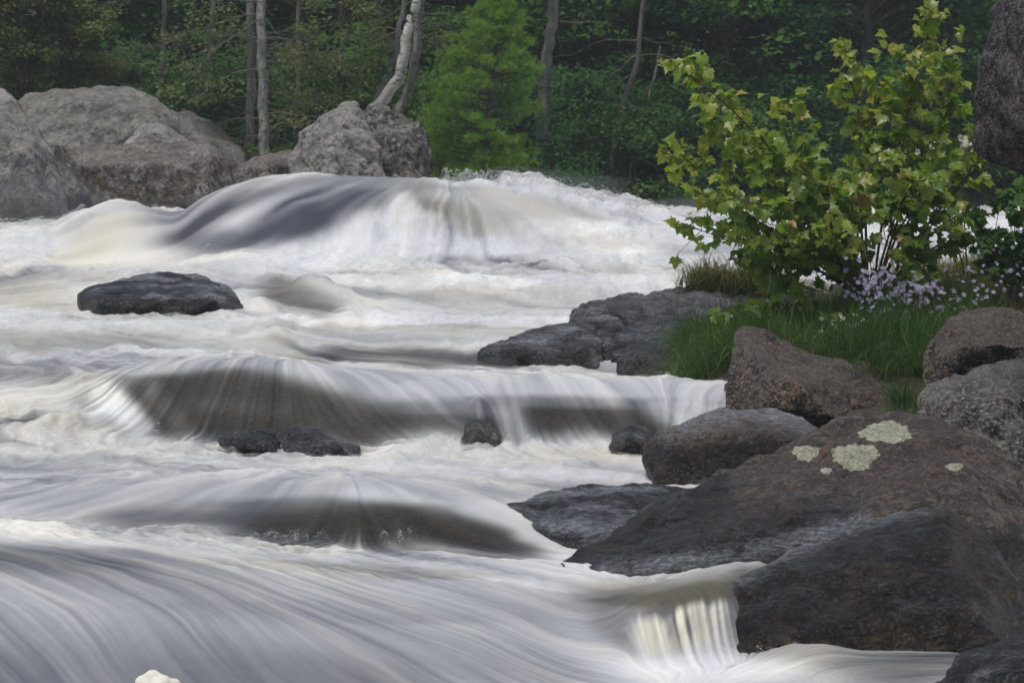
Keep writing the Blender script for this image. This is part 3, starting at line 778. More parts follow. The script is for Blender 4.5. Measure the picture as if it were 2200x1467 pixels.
# ------------------------------------------------------------------ rocks
def hull_rock(name, hulls, mat, label, voxel=0.03, smooth=4, disp=(0.03, 2.5), fine=(0.006, 14), wet_to=None, wet=0.0, sheen_film=0.0, crack=0.0, seed=1, facet=(0.032, 1.7), paint=()):
    smooth = 1 if smooth < 5 else 2
    bm = bmesh.new()
    for h in hulls:
        vs = [bm.verts.new(at(*p)) for p in h]
        r = bmesh.ops.convex_hull(bm, input=vs)
        dead = [g_ for g_ in r['geom_interior'] + r['geom_unused'] if isinstance(g_, bmesh.types.BMVert) and g_.is_valid]
        bmesh.ops.delete(bm, geom=list(set(dead)), context='VERTS')
    bmesh.ops.triangulate(bm, faces=bm.faces)
    bmesh.ops.recalc_face_normals(bm, faces=bm.faces)
    me0 = bpy.data.meshes.new('tmp'); bm.to_mesh(me0); bm.free()
    o = bpy.data.objects.new('tmp', me0); C.objects.link(o)
    md = o.modifiers.new('r', 'REMESH'); md.mode = 'VOXEL'; md.voxel_size = voxel
    if smooth:
        s = o.modifiers.new('s', 'SMOOTH'); s.iterations = smooth; s.factor = 0.5
    dg = bpy.context.evaluated_depsgraph_get()
    me = bpy.data.meshes.new_from_object(o.evaluated_get(dg))
    bpy.data.objects.remove(o); bpy.data.meshes.remove(me0)
    n = len(me.vertices)
    co = np.empty(n * 3, np.float32); me.vertices.foreach_get('co', co); co = co.reshape(-1, 3).astype(float)
    no = np.empty(n * 3, np.float32); me.vertices.foreach_get('normal', no); no = no.reshape(-1, 3).astype(float)
    x, y, z = co.T
    d = disp[0] * fbm(x * disp[1], y * disp[1], z * disp[1], 4, seed) + 1.7 * fine[0] * fbm(x * fine[1], y * fine[1], z * fine[1], 4, seed + 50)
    fa = facet[0] if facet else 0
    if fa: d = d + fa * facets(x, y, z, facet[1], seed) + fa * .45 * facets(x, y, z, facet[1] * 2.3, seed + 5)
    if crack:
        c = np.abs(fbm((x + .6 * z) * 2.2, y * 2.2, (z - .6 * x) * .7, 3, seed + 90))
        d -= crack * np.exp(-(c / 0.035) ** 2)
    co += no * d[:, None]
    me.vertices.foreach_set('co', co.astype(np.float32).ravel())
    x, y, z = co.T
    nzz = fbm(x * 4, y * 4, z * 4, 3, seed + 7)
    if wet_to is not None:
        w = np.clip((wet_to - z + 0.10 * nzz) / 0.07, 0, 1)
        w = np.maximum(w, wet)
    else: w = np.full(n, wet)
    w = np.clip(w, 0, 1)
    fl = np.clip(sheen_film * (0.55 + 1.9 * fbm(x * 5, y * 9, z * 16, 5, seed + 3)), 0, 1) * np.clip(no[:, 2] * 2.2 - .5, 0, 1) if sheen_film else np.zeros(n)  # sky sheen put into the colour of upward faces, broken by noise
    if paint:
        qx, qy = proj(x, y, z)
        for (pts, rad_, tgt, val) in paint:
            d2 = np.full(n, 1e9)
            for (ax, ay), (bx, by) in zip(pts[:-1], pts[1:]):
                t = np.clip(((qx - ax) * (bx - ax) + (qy - ay) * (by - ay)) / ((bx - ax) ** 2 + (by - ay) ** 2), 0, 1)
                d2 = np.minimum(d2, (qx - ax - t * (bx - ax)) ** 2 + (qy - ay - t * (by - ay)) ** 2)
            m_ = np.exp(-d2 / rad_ ** 2) * np.clip(1 + .8 * fbm(x * 9, y * 9, z * 9, 3, seed), 0, 1)
            if tgt == 'sheen_film': fl = np.maximum(fl, m_ * val)
            else: w = w + (val - w) * m_
    for a, v in (('wet', w), ('sheen_film', fl)):
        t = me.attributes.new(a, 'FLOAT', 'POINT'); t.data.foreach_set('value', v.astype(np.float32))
    me.polygons.foreach_set('use_smooth', np.ones(len(me.polygons), bool))
    me.update()
    me.name = name
    o = link(name, me, mat)
    tag(o, label, 'boulder')
    return o


def prism(front, Y, thick, back=None, squeeze=0.86, drop=0):
    """outline in the view plane given depth: front ring narrower, middle ring full, back ring narrower"""
    cx = sum(p[0] for p in front) / len(front); cy = sum(p[1] for p in front) / len(front)
    pts = []
    for (px, py) in front:
        pts.append((px, py, Y))
        pts.append((cx + (px - cx) * squeeze, cy + (py - cy) * (squeeze - .1) + drop, Y - thick * .5))
        pts.append((cx + (px - cx) * squeeze, cy + (py - cy) * squeeze + 10, Y + thick * .5))
    return pts


# far bank boulders
hull_rock('boulder', [[(-260, 520, 28.2), (-200, 250, 28.5), (-90, 195, 28.6), (-20, 186, 28.5), (12, 196, 28.4), (50, 232, 28.2), (85, 268, 28.1), (118, 330, 27.8), (150, 420, 27.7), (165, 520, 27.8), (60, 330, 27.2), (-20, 240, 27.7), (110, 480, 27.1), (-260, 520, 26.8), (-200, 300, 30), (100, 330, 29.5), (0, 230, 29.6), (100, 520, 29.5)]],
          M['far_rock_pale'], 'tall grey boulder with pale lichen cut by the left edge of the picture', 0.045, 3, (0.10, 1.6), (0.02, 7), wet_to=2.35, crack=0.03, seed=11, facet=(.06, .9))
hull_rock('boulder', [[(118, 300, 28.6), (100, 500, 28.3), (185, 500, 28.4), (190, 420, 28.4), (165, 350, 28.6), (140, 315, 28.8), (150, 420, 28.1), (110, 420, 28.2), (120, 320, 29.4), (190, 500, 29.4)]],
          M['far_rock_dark'], 'narrow dark boulder wedged between the tall boulder and the long block', 0.04, 3, (0.08, 2), (0.02, 7), wet_to=2.4, seed=12)
hull_rock('boulder', [[(15, 420, 33.6), (18, 240, 34), (60, 196, 34.4), (130, 196, 34.6), (195, 190, 34.6), (270, 182, 34.5), (325, 203, 34.2), (372, 236, 33.9), (425, 285, 33.6), (455, 400, 33.2), (230, 215, 33.5), (330, 260, 33.1), (200, 330, 32.8), (60, 300, 33.4), (200, 230, 36.5), (400, 300, 36.5), (20, 250, 36.5), (450, 420, 36.5), (20, 420, 36.5)]],
          M['far_rock_green'], 'largest domed grey boulder, behind the others on the far bank', 0.05, 3, (0.08, 1.2), (0.02, 6), crack=0.03, seed=13, facet=(.05, .8))
hull_rock('boulder', [[(380, 240, 33.00), (405, 233, 33.20), (450, 262, 33.00), (500, 300, 32.70), (528, 335, 32.40), (526, 360, 32.20), (480, 365, 32.00), (400, 330, 32.00), (430, 300, 32.00), (400, 260, 34.00), (520, 370, 34.00), (380, 400, 32.50)]],
          M['far_rock_green'], 'sloping grey slab left of the twin grey trunks', 0.045, 3, (0.07, 2), (0.02, 7), seed=14)
hull_rock('boulder', [[(262, 318, 30.90), (280, 285, 31.00), (300, 266, 31.10), (322, 262, 31.10), (350, 270, 31.10), (395, 290, 31.10), (412, 308, 31.00), (400, 330, 30.70), (300, 330, 30.60), (330, 280, 30.70), (320, 275, 31.70), (400, 330, 31.70), (270, 330, 31.70)]],
          M['far_rock_pale'], 'small pale peaked boulder on top of the long block', 0.04, 3, (0.05, 2.5), (0.02, 8), seed=15)
hull_rock('boulder', [[(125, 336, 29.4), (150, 320, 29.5), (230, 313, 29.5), (310, 308, 29.5), (390, 309, 29.5), (450, 313, 29.5), (470, 330, 29.4), (492, 360, 29.3), (503, 385, 29.2), (505, 450, 29.1), (160, 500, 29), (120, 470, 29.2), (190, 360, 28.6), (430, 345, 28.7), (460, 440, 28.5), (200, 480, 28.4), (150, 330, 30.6), (460, 325, 30.6), (500, 450, 30.6), (150, 500, 30.6)]],
          M['far_rock'], 'long flat topped brown grey block above the left rapids', 0.045, 3, (0.09, 1.8), (0.022, 7), wet_to=2.3, crack=0.025, seed=16, facet=(.035, 1.1))
hull_rock('boulder', [[(495, 372, 30.6), (520, 350, 30.8), (570, 333, 30.9), (640, 322, 30.9), (700, 322, 31), (710, 400, 30.5), (500, 420, 30.4), (600, 350, 30.4), (520, 400, 31.8), (700, 340, 31.8)]],
          M['far_rock'], 'low brown boulder at the foot of the twin grey trunks', 0.045, 3, (0.05, 2), (0.02, 7), seed=17)
hull_rock('boulder', [[(540, 400, 29.8), (553, 378, 29.8), (570, 366, 29.9), (590, 372, 29.8), (602, 400, 29.8), (570, 385, 29.5), (570, 380, 30.2)]],
          M['far_rock'], 'small grey stone just above the crest of the far rapid', 0.03, 2, (0.03, 3), (0.01, 8), seed=18)
hull_rock('boulder', [[(612, 345, 29.7), (640, 298, 29.9), (700, 246, 29.9), (735, 226, 29.9), (764, 221, 29.9), (772, 232, 29.9), (790, 270, 29.5), (815, 330, 29.0), (835, 410, 28.7), (640, 420, 28.8), (700, 285, 29.0), (735, 262, 28.9), (690, 400, 28.4), (640, 400, 31), (750, 235, 31), (800, 400, 31)]],
          M['far_rock_pale'], 'pale slanting slab forming the left half of the split boulder', 0.035, 3, (0.05, 2.4), (0.025, 8), wet_to=2.5, crack=0.04, seed=19, facet=(.05, 1.6))
hull_rock('boulder', [[(765, 262, 30.1), (800, 242, 30.2), (835, 240, 30.2), (880, 252, 30.1), (902, 268, 30), (905, 300, 29.9), (926, 345, 29.8), (928, 410, 29.6), (790, 420, 29.5), (780, 300, 29.8), (870, 300, 29.5), (890, 400, 29.2), (800, 250, 31.2), (900, 290, 31), (920, 400, 31), (790, 400, 31)]],
          M['far_rock_dark'], 'dark lichen spotted block forming the right half of the split boulder', 0.035, 3, (0.06, 2.6), (0.03, 8), wet_to=2.5, crack=0.06, seed=36, facet=(.10, 1.8))
# wet boulder in the rapids
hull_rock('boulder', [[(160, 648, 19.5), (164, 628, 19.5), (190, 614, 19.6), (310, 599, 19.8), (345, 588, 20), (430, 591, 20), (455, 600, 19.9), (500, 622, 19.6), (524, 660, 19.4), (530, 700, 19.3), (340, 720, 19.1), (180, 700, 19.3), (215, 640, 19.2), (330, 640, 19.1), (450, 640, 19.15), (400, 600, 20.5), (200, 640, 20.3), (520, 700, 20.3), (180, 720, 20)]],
          M['wet_rock'], 'low flat wet black boulder alone in the white rapids at left', 0.025, 4, (0.05, 3), (0.012, 12), wet=1.0, sheen_film=.85, seed=20)
# ledge boulders
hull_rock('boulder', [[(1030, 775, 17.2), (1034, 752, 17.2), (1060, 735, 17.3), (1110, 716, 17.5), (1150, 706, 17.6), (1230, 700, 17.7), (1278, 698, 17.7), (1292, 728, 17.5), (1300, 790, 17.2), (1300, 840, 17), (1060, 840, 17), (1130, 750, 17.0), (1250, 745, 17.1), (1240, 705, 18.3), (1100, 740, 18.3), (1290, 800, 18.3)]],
          M['wet_rock'], 'wet dark boulder with lichen spots at the lip of the middle ledge', 0.022, 4, (0.04, 3), (0.014, 12), wet_to=1.56, wet=0.55, sheen_film=0.7, seed=21)
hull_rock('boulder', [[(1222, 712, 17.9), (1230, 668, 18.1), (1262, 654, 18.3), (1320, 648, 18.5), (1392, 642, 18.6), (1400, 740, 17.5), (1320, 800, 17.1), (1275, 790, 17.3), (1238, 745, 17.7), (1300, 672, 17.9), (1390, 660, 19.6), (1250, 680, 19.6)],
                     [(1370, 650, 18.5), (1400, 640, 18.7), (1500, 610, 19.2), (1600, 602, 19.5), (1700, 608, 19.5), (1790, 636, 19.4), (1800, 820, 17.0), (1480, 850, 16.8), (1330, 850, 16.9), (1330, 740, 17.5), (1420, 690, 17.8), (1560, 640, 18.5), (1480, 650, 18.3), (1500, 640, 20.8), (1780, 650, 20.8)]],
          M['wet_rock'], 'broad dark bedrock hump with moss and grass under the maple', 0.03, 4, (0.05, 2), (0.014, 10), wet_to=1.72, wet=0.2, sheen_film=.5, seed=22, crack=.05, facet=(.07, 1.6))
hull_rock('boulder', [[(1318, 800, 16.75), (1325, 765, 16.8), (1350, 740, 16.9), (1385, 733, 16.95), (1440, 742, 16.9), (1460, 830, 16.7), (1320, 840, 16.6), (1370, 760, 16.65), (1400, 745, 17.4), (1450, 800, 17.4)]],
          M['wet_rock'], 'small rounded wet stone beside the trickle left of the grass', 0.02, 4, (0.03, 3), (0.01, 12), wet=.9, sheen_film=0.35, seed=23)
# right bank
hull_rock('boulder', [[(1558, 840, 15), (1562, 790, 15), (1572, 730, 15.2), (1584, 705, 15.3), (1604, 699, 15.4), (1640, 714, 15.4), (1730, 750, 15.4), (1815, 786, 15.4), (1850, 810, 15.3), (1870, 880, 15), (1880, 960, 14.9), (1600, 940, 14.7), (1562, 900, 14.8), (1620, 760, 14.85), (1700, 820, 14.5), (1800, 900, 14.5), (1640, 880, 14.45), (1620, 720, 16.2), (1850, 830, 16.2), (1860, 940, 16), (1570, 900, 16)]],
          M['tan_rock'], 'wedge shaped tan and grey boulder in front of the green grass', 0.022, 3, (0.05, 2.5), (0.012, 12), wet_to=1.32, seed=24, crack=0.01)
hull_rock('boulder', [[(1808, 800, 15.3), (1830, 782, 15.4), (1856, 778, 15.4), (1890, 795, 15.4), (1945, 835, 15.3), (1980, 900, 15), (1990, 960, 14.8), (1820, 960, 14.7), (1870, 840, 14.9), (1830, 860, 14.8), (1860, 790, 16), (1960, 870, 16)]],
          M['dark_rock'], 'dark brown boulder leaning on the right side of the wedge boulder', 0.022, 3, (0.04, 2.5), (0.012, 12), seed=25)
hull_rock('boulder', [[(1376, 985, 13.4), (1392, 945, 13.5), (1410, 922, 13.6), (1470, 905, 13.7), (1560, 880, 13.9), (1610, 875, 14), (1660, 879, 14), (1715, 895, 13.9), (1750, 922, 13.8), (1778, 945, 13.7), (1780, 1050, 13.2), (1560, 1060, 13), (1400, 1040, 13.2), (1450, 935, 13.3), (1600, 920, 13.35), (1700, 930, 13.4), (1600, 885, 14.6), (1450, 930, 14.4), (1760, 960, 14.5), (1400, 1000, 14.2), (1760, 1040, 14.4)]],
          M['dark_rock'], 'rounded boulder with pale dry top and wet black face beside the ledge fall', 0.02, 4, (0.04, 2.8), (0.010, 14), wet_to=1.375, seed=26, paint=[([(1440, 915), (1560, 884), (1640, 882), (1730, 905)], 34, 'sheen_film', .9)])
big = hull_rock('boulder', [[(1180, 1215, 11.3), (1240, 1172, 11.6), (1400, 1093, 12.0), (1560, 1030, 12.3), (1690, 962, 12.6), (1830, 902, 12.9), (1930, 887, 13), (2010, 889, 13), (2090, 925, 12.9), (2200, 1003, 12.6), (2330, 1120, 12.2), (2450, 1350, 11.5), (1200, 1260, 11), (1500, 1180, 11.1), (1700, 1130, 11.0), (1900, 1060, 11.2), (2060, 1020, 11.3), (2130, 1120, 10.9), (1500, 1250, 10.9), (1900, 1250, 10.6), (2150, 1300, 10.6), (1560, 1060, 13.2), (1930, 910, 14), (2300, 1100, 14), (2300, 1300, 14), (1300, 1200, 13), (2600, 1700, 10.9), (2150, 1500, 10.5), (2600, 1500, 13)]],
          M['dark_rock'], 'huge sloping brown boulder with three round lichen discs at right', 0.024, 4, (0.06, 1.8), (0.012, 12), wet_to=1.24, seed=27, crack=0.02, facet=(.05, 1.3), sheen_film=.15, paint=[([(1230, 1190), (1500, 1170), (1800, 1110)], 55, 'wet', 1), ([(1300, 1225), (1600, 1190), (1850, 1120)], 24, 'sheen_film', .9), ([(1250, 1170), (1400, 1100), (1540, 1050)], 40, 'wet', 1)])
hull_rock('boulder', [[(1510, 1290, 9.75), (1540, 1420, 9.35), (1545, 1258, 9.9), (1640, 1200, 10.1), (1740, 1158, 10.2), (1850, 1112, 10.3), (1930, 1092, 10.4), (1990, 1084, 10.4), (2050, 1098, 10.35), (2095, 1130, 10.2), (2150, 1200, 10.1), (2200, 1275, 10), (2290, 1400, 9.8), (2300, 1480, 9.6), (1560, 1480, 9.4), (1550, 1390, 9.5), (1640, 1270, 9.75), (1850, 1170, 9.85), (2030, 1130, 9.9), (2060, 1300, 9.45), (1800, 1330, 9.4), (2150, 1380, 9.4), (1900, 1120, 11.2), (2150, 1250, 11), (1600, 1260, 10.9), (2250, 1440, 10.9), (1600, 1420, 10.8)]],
          M['front_rock'], 'dark wet front boulder in the lower right with ochre speckles', 0.02, 5, (0.05, 2.2), (0.011, 13), wet_to=1.62, wet=0.45, sheen_film=.16, seed=28, paint=[([(1570, 1245), (1700, 1180), (1850, 1115), (1980, 1086)], 26, 'sheen_film', .9), ([(1570, 1290), (1700, 1230), (1850, 1160)], 40, 'wet', 1)])
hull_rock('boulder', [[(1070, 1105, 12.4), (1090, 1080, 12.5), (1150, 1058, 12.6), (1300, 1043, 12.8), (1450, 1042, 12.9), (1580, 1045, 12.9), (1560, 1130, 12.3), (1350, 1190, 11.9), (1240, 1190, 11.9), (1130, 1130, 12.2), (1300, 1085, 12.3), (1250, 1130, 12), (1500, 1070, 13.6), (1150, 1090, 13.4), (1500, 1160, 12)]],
          M['wet_rock'], 'flat dark boulder awash with thin water left of the huge boulder', 0.022, 5, (0.04, 2.5), (0.016, 11), wet=1.0, sheen_film=0.8, seed=29)
hull_rock('boulder', [[(1974, 900, 13.2), (1978, 850, 13.3), (2000, 828, 13.4), (2070, 795, 13.5), (2140, 771, 13.6), (2230, 764, 13.6), (2400, 860, 13.5), (2480, 1100, 13), (2300, 1180, 12.6), (2200, 1080, 12.7), (2050, 960, 12.9), (2080, 850, 13), (2200, 850, 12.9), (2000, 900, 14.4), (2300, 900, 14.4), (2350, 1100, 14.4)]],
          M['pale_rock'], 'black and white lichened boulder on the right edge above the huge boulder', 0.022, 3, (0.06, 2.5), (0.018, 10), seed=30, crack=0.03)
hull_rock('boulder', [[(1984, 860, 14.6), (1988, 780, 14.7), (2008, 730, 14.8), (2040, 682, 14.9), (2085, 660, 15), (2130, 655, 15), (2180, 668, 15), (2260, 700, 14.9), (2400, 800, 14.8), (2400, 950, 14.6), (2000, 930, 14.5), (2070, 740, 14.4), (2200, 740, 14.4), (2150, 680, 15.8), (2300, 780, 15.8), (2020, 800, 15.7)]],
          M['tan_rock'], 'rounded grey brown boulder behind the lichened one at the right edge', 0.022, 4, (0.05, 2.3), (0.012, 12), seed=31)
hull_rock('boulder', [[(2175, -90, 13.2), (2150, 0, 13.2), (2122, 60, 13.1), (2118, 140, 13.1), (2112, 220, 13.1), (2094, 290, 13), (2098, 335, 13), (2130, 355, 12.9), (2210, 376, 12.9), (2400, 440, 12.8), (2700, 480, 12.6), (2750, -200, 13), (2400, -260, 13.4), (2200, 60, 12.6), (2200, 280, 12.4), (2400, 100, 12.2), (2400, 350, 12.2), (2180, 100, 13.9), (2180, 300, 13.9), (2600, 400, 14.4), (2600, -150, 14.4)],
                     [(2480, 350, 12.9), (2800, 300, 12.9), (2900, 1000, 12.9), (2440, 1000, 12.9), (2500, 400, 14.3), (2850, 400, 14.3), (2900, 1000, 14.5), (2450, 1000, 14.5)]],
          M['black_rock'], 'overhanging blackish mottled rock in the top right corner', 0.03, 3, (0.06, 3), (0.02, 10), seed=32)
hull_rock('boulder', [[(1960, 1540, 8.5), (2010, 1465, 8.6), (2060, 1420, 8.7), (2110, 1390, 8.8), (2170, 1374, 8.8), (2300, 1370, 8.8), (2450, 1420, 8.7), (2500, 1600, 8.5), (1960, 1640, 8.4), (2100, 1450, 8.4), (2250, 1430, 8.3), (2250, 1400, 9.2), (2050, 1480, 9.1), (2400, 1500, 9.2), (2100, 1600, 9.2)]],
          M['wet_rock'], 'wet blue black boulder cut off by the bottom right corner', 0.018, 4, (0.03, 3), (0.016, 14), wet=1.0, sheen_film=0.5, seed=33)
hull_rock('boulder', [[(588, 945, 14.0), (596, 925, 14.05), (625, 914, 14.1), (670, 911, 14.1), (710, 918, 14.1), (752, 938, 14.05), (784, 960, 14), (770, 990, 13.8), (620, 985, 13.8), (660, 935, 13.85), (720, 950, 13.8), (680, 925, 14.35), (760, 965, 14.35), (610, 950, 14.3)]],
          M['wet_rock'], 'small striped wet rock poking out below the middle dome', 0.012, 3, (0.02, 5), (0.008, 18), wet=.8, sheen_film=.5, seed=34)
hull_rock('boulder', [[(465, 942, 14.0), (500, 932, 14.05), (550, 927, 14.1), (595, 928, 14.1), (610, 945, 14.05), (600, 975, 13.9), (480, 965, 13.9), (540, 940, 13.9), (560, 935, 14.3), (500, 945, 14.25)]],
          M['wet_rock'], 'thin flat rock sliver left of the small striped rock', 0.012, 3, (0.02, 5), (0.008, 18), wet=.8, sheen_film=.1, seed=35)


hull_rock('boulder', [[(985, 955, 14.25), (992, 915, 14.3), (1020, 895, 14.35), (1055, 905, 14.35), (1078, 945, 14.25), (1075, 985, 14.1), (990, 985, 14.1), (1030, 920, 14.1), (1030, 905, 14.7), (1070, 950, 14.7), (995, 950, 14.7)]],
          M['olive_rock'], 'stubby wet stone at the foot of the ledge curtain, splashed with foam', 0.014, 3, (0.03, 5), (0.01, 18), wet=.9, sheen_film=.5, seed=37)
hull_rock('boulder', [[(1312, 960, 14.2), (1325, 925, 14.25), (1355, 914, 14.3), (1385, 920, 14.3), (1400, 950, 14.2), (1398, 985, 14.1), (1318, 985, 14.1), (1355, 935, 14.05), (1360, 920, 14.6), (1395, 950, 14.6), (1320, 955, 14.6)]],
          M['wet_rock'], 'small dark stone where the curtain meets the pale topped boulder', 0.014, 3, (0.03, 5), (0.01, 18), wet=.9, sheen_film=.5, seed=38)


# boulders under the thin water sheets: bodies that follow the underside of the sheet
def sunk_boulder(px0, px1, Y0, Y1, mat, label, seed, off=0.03):
    nx, ny = 110, 70
    a, b = np.meshgrid(np.linspace(px0, px1, nx), np.linspace(Y0, Y1, ny))
    z = water_base(a, b)
    x = tox(a, b, z)
    u = (a - px0) / (px1 - px0) * 2 - 1; v = (b - Y0) / (Y1 - Y0) * 2 - 1
    edge = np.clip(np.maximum(np.abs(u), np.abs(v)), 0, 1)
    z = z - off - 0.6 * np.clip(edge - 0.82, 0, 1) ** 1.5 * 3 + 0.012 * fbm(x * 5, b * 5, 0, 4, seed)
    bot = np.full_like(z, 0.4)
    v1 = np.stack([x, b, z], -1).reshape(-1, 3); v2 = np.stack([x, b, bot], -1).reshape(-1, 3)
    i = np.arange(nx * ny).reshape(ny, nx); n = nx * ny
    top = np.stack([i[:-1, :-1], i[:-1, 1:], i[1:, 1:], i[1:, :-1]], -1).reshape(-1, 4)
    loop = np.concatenate([i[0, :], i[1:, -1], i[-1, :-1][::-1], i[1:-1, 0][::-1]])
    l2 = np.roll(loop, -1)
    side = np.stack([l2, loop, loop + n, l2 + n], -1)
    bt = top[:, ::-1] + n
    me = np_mesh('boulder', np.concatenate([v1, v2]), np.concatenate([top, side, bt]), True, {'wet': np.full(2 * n, .75), 'sheen_film': np.zeros(2 * n)})
    o = link('boulder', me, mat)
    tag(o, label, 'boulder')
    return o


sunk_boulder(420, 1200, 11.45, 12.5, M['olive_rock'], 'olive brown boulder under the thin sheet of the low dome', 41)
sunk_boulder(215, 860, 14.2, 15.9, M['olive_rock'], 'dark green boulder veiled by water in the middle dome', 42)
sunk_boulder(870, 1440, 14.2, 15.9, M['olive_rock'], 'brown rock face behind the falling curtain of the middle ledge', 43)
sunk_boulder(700, 1110, 16.7, 18.3, M['wet_rock'], 'dark ledge stone washed by water left of the spotted boulder', 44)

# lichen discs on the huge boulder
dg = bpy.context.evaluated_depsgraph_get()


def bvh(o):
    return BVHTree.FromObject(o, dg)


tb_ = bvh(big)
for (cx, cy, rx, ry, lab) in ((2052, 1003, 20, 9, 'faint small lichen patch at the right'), (1775, 1012, 13, 7, 'tiny lichen patch below the others'), (1838, 981, 52, 30, 'largest round lichen disc'), (1731, 973, 30, 17, 'smallest oval lichen disc'), (1903, 929, 58, 24, 'ragged upper lichen disc')):
    vs = []; fs = []; ring = []
    nr, na = 9, 84
    for i in range(nr + 1):
        for j in range(na):
            a = j / na * 2 * math.pi
            rr = (i / nr) * (1 + 0.10 * math.sin(3 * a + cx) + 0.07 * math.sin(7 * a + cy) + random.uniform(-.06, .06) * (i / nr) + .05 * math.sin(17 * a + cx))
            p = V(at(cx + rx * rr * math.cos(a), cy + ry * rr * math.sin(a), 12)); o0 = V((0, 0, HC)); dr = (p - o0).normalized()
            h = tb_.ray_cast(o0, dr)
            if h[0] is None: h = (p, V((0, -1, 0)), 0, 0)
            vs.append(h[0] + h[1] * (0.005 if i < nr else -0.004)); ring.append(rr)
    for i in range(nr):
        for j in range(na):
            fs.append((i * na + j, (i + 1) * na + j, (i + 1) * na + (j + 1) % na, i * na + (j + 1) % na))
    me = np_mesh('lichen', np.array(vs), np.array(fs), True, {'ring': np.array(ring)})
    lo = link('lichen', me, M['lichen'], big); lo['label'] = lab

# ------------------------------------------------------------------ island bank under the grass
G = Surf([
    (14.4, [(1300, 1150), (1450, 1100), (1750, 1000), (1860, 930), (3200, 900)]),
    (15.2, [(1300, 1000), (1440, 930), (1560, 870), (1850, 825), (3200, 780)]),
    (16.2, [(1300, 900), (1430, 845), (1500, 800), (1700, 740), (1950, 740), (3200, 700)]),
    (17.5, [(1300, 840), (1430, 790), (1520, 730), (1750, 690), (2000, 660), (3200, 620)]),
    (19.5, [(1300, 800), (1400, 700), (1600, 628), (1800, 612), (2100, 585), (3200, 560)]),
    (20.8, [(1300, 760), (1400, 720), (1700, 640), (2200, 600), (3200, 560)]),
    (22.0, [(1300, 760), (3200, 700)]),
])
cp = np.linspace(1310, 3200, 90); cy_ = np.linspace(14.4, 22, 80)
a, b = np.meshgrid(cp, cy_)
z = G.eval(a, b); x = tox(a, b, z); z = z + 0.03 * fbm(x * 3, b * 3, 0, 4, 3)
i = np.arange(a.size).reshape(a.shape)
q = np.stack([i[:-1, :-1], i[:-1, 1:], i[1:, 1:], i[1:, :-1]], -1).reshape(-1, 4)
bank = link('riverbank', np_mesh('riverbank', np.stack([x, b, z], -1).reshape(-1, 3), q), M['soil'])
tag(bank, 'dark soil of the grassy bank between the boulders', kind='structure')


def gz(px, Y): return float(G.eval(np.array([float(px)]), np.array([float(Y)]))[0])


# ------------------------------------------------------------------ grass
def blades(name, mat, label, clumps, cat='grass'):
    vs = []; rn = []
    for (px, py, Y, n, L, spr, lean, wd) in clumps:
        tone = rng.uniform(-.28, .22); L = L * rng.uniform(.6, 1.25); n = int(n * rng.uniform(.5, 1.2))
        c = np.array(at(px, py, Y))
        k = 6
        base = c + np.stack([rng.normal(0, spr, n), rng.normal(0, spr * .8, n), rng.normal(0, .015, n)], -1)
        ang = rng.uniform(0, 2 * math.pi, n)
        out = np.stack([np.cos(ang) + lean, np.sin(ang) * .8 - .35, np.zeros(n)], -1)
        out *= (rng.uniform(.25, 1.0, n) / (np.linalg.norm(out, axis=1) + .3))[:, None]
        ll = L * rng.uniform(.55, 1.1, n)
        ll = ll * 1.4; t = np.linspace(0, 1, k)
        rise = rng.uniform(.75, 1.0, n)[:, None] * (t - 0.62 * t ** 2.0 * np.linalg.norm(out, axis=1)[:, None] * 2.1)
        pts = base[:, None, :] + out[:, None, :] * (ll[:, None] * t[None] ** 1.3)[:, :, None]
        pts[:, :, 2] += ll[:, None] * rise
        side = np.stack([-out[:, 1], out[:, 0], np.zeros(n)], -1); side /= np.linalg.norm(side, axis=1)[:, None] + 1e-6
        side = side * .5 + np.stack([rng.normal(0, .5, n), rng.normal(0, .3, n), rng.normal(0, .1, n)], -1)
        w = wd * (1 - t ** 2 * .95)
        a_ = pts + side[:, None, :] * w[None, :, None]; b_ = pts - side[:, None, :] * w[None, :, None]
        vs.append(np.stack([a_, b_], 2).reshape(n, k * 2, 3))
        r = np.clip(tone + rng.beta(2, 3, n) * .9 + (rng.random(n) < .08) * .4, 0, 1)
        rn.append(np.repeat(r, k * 2))
    vs = np.concatenate(vs); n = len(vs); k = 6
    j = np.arange(k - 1)
    q = np.stack([2 * j, 2 * j + 1, 2 * j + 3, 2 * j + 2], -1)
    f = (np.arange(n)[:, None, None] * (2 * k) + q[None]).reshape(-1, 4)
    o = link(name, np_mesh(name, vs.reshape(-1, 3), f, True, {'rnd': np.concatenate(rn)}), mat)
    tag(o, label, cat, kind='stuff')
    return o


cl = []
for i in range(34):
    px = rng.uniform(1450, 1580); Y = rng.uniform(16.0, 17.2)
    cl.append((px, 0, Y))
def onbank(L, py_off=0):
    r = []
    for (px, Y, n, ln_, spr, lean, wd) in L:
        z_ = gz(px, Y); py = proj(tox(px, Y, z_), Y, z_)[1] + py_off
        r.append((px, py, Y, n, ln_, spr, lean, wd))
    return r
L = []
for i in range(60): L.append((rng.uniform(1465, 1640), rng.uniform(15.8, 17.6), 90, rng.uniform(.30, .46), .06, -.8, .0025))
blades('grass', M['grass'], 'deep green grass spilling left over the water beside the wedge boulder', onbank(L))
L = []
for i in range(120): L.append((rng.uniform(1590, 1880), rng.uniform(15.7, 18.2), 80, rng.uniform(.22, .36), .07, -.2, .0026))
blades('grass', M['grass'], 'shaded grass between the wedge boulder and the bedrock hump', onbank(L))
L = []
for i in range(110): L.append((rng.uniform(1830, 2100), rng.uniform(15.2, 17.2), 100, rng.uniform(.30, .46), .07, -.5, .0026))
blades('grass', M['grass'], 'long arching grass tussocks left of the rounded boulder at the right', onbank(L))
L = []
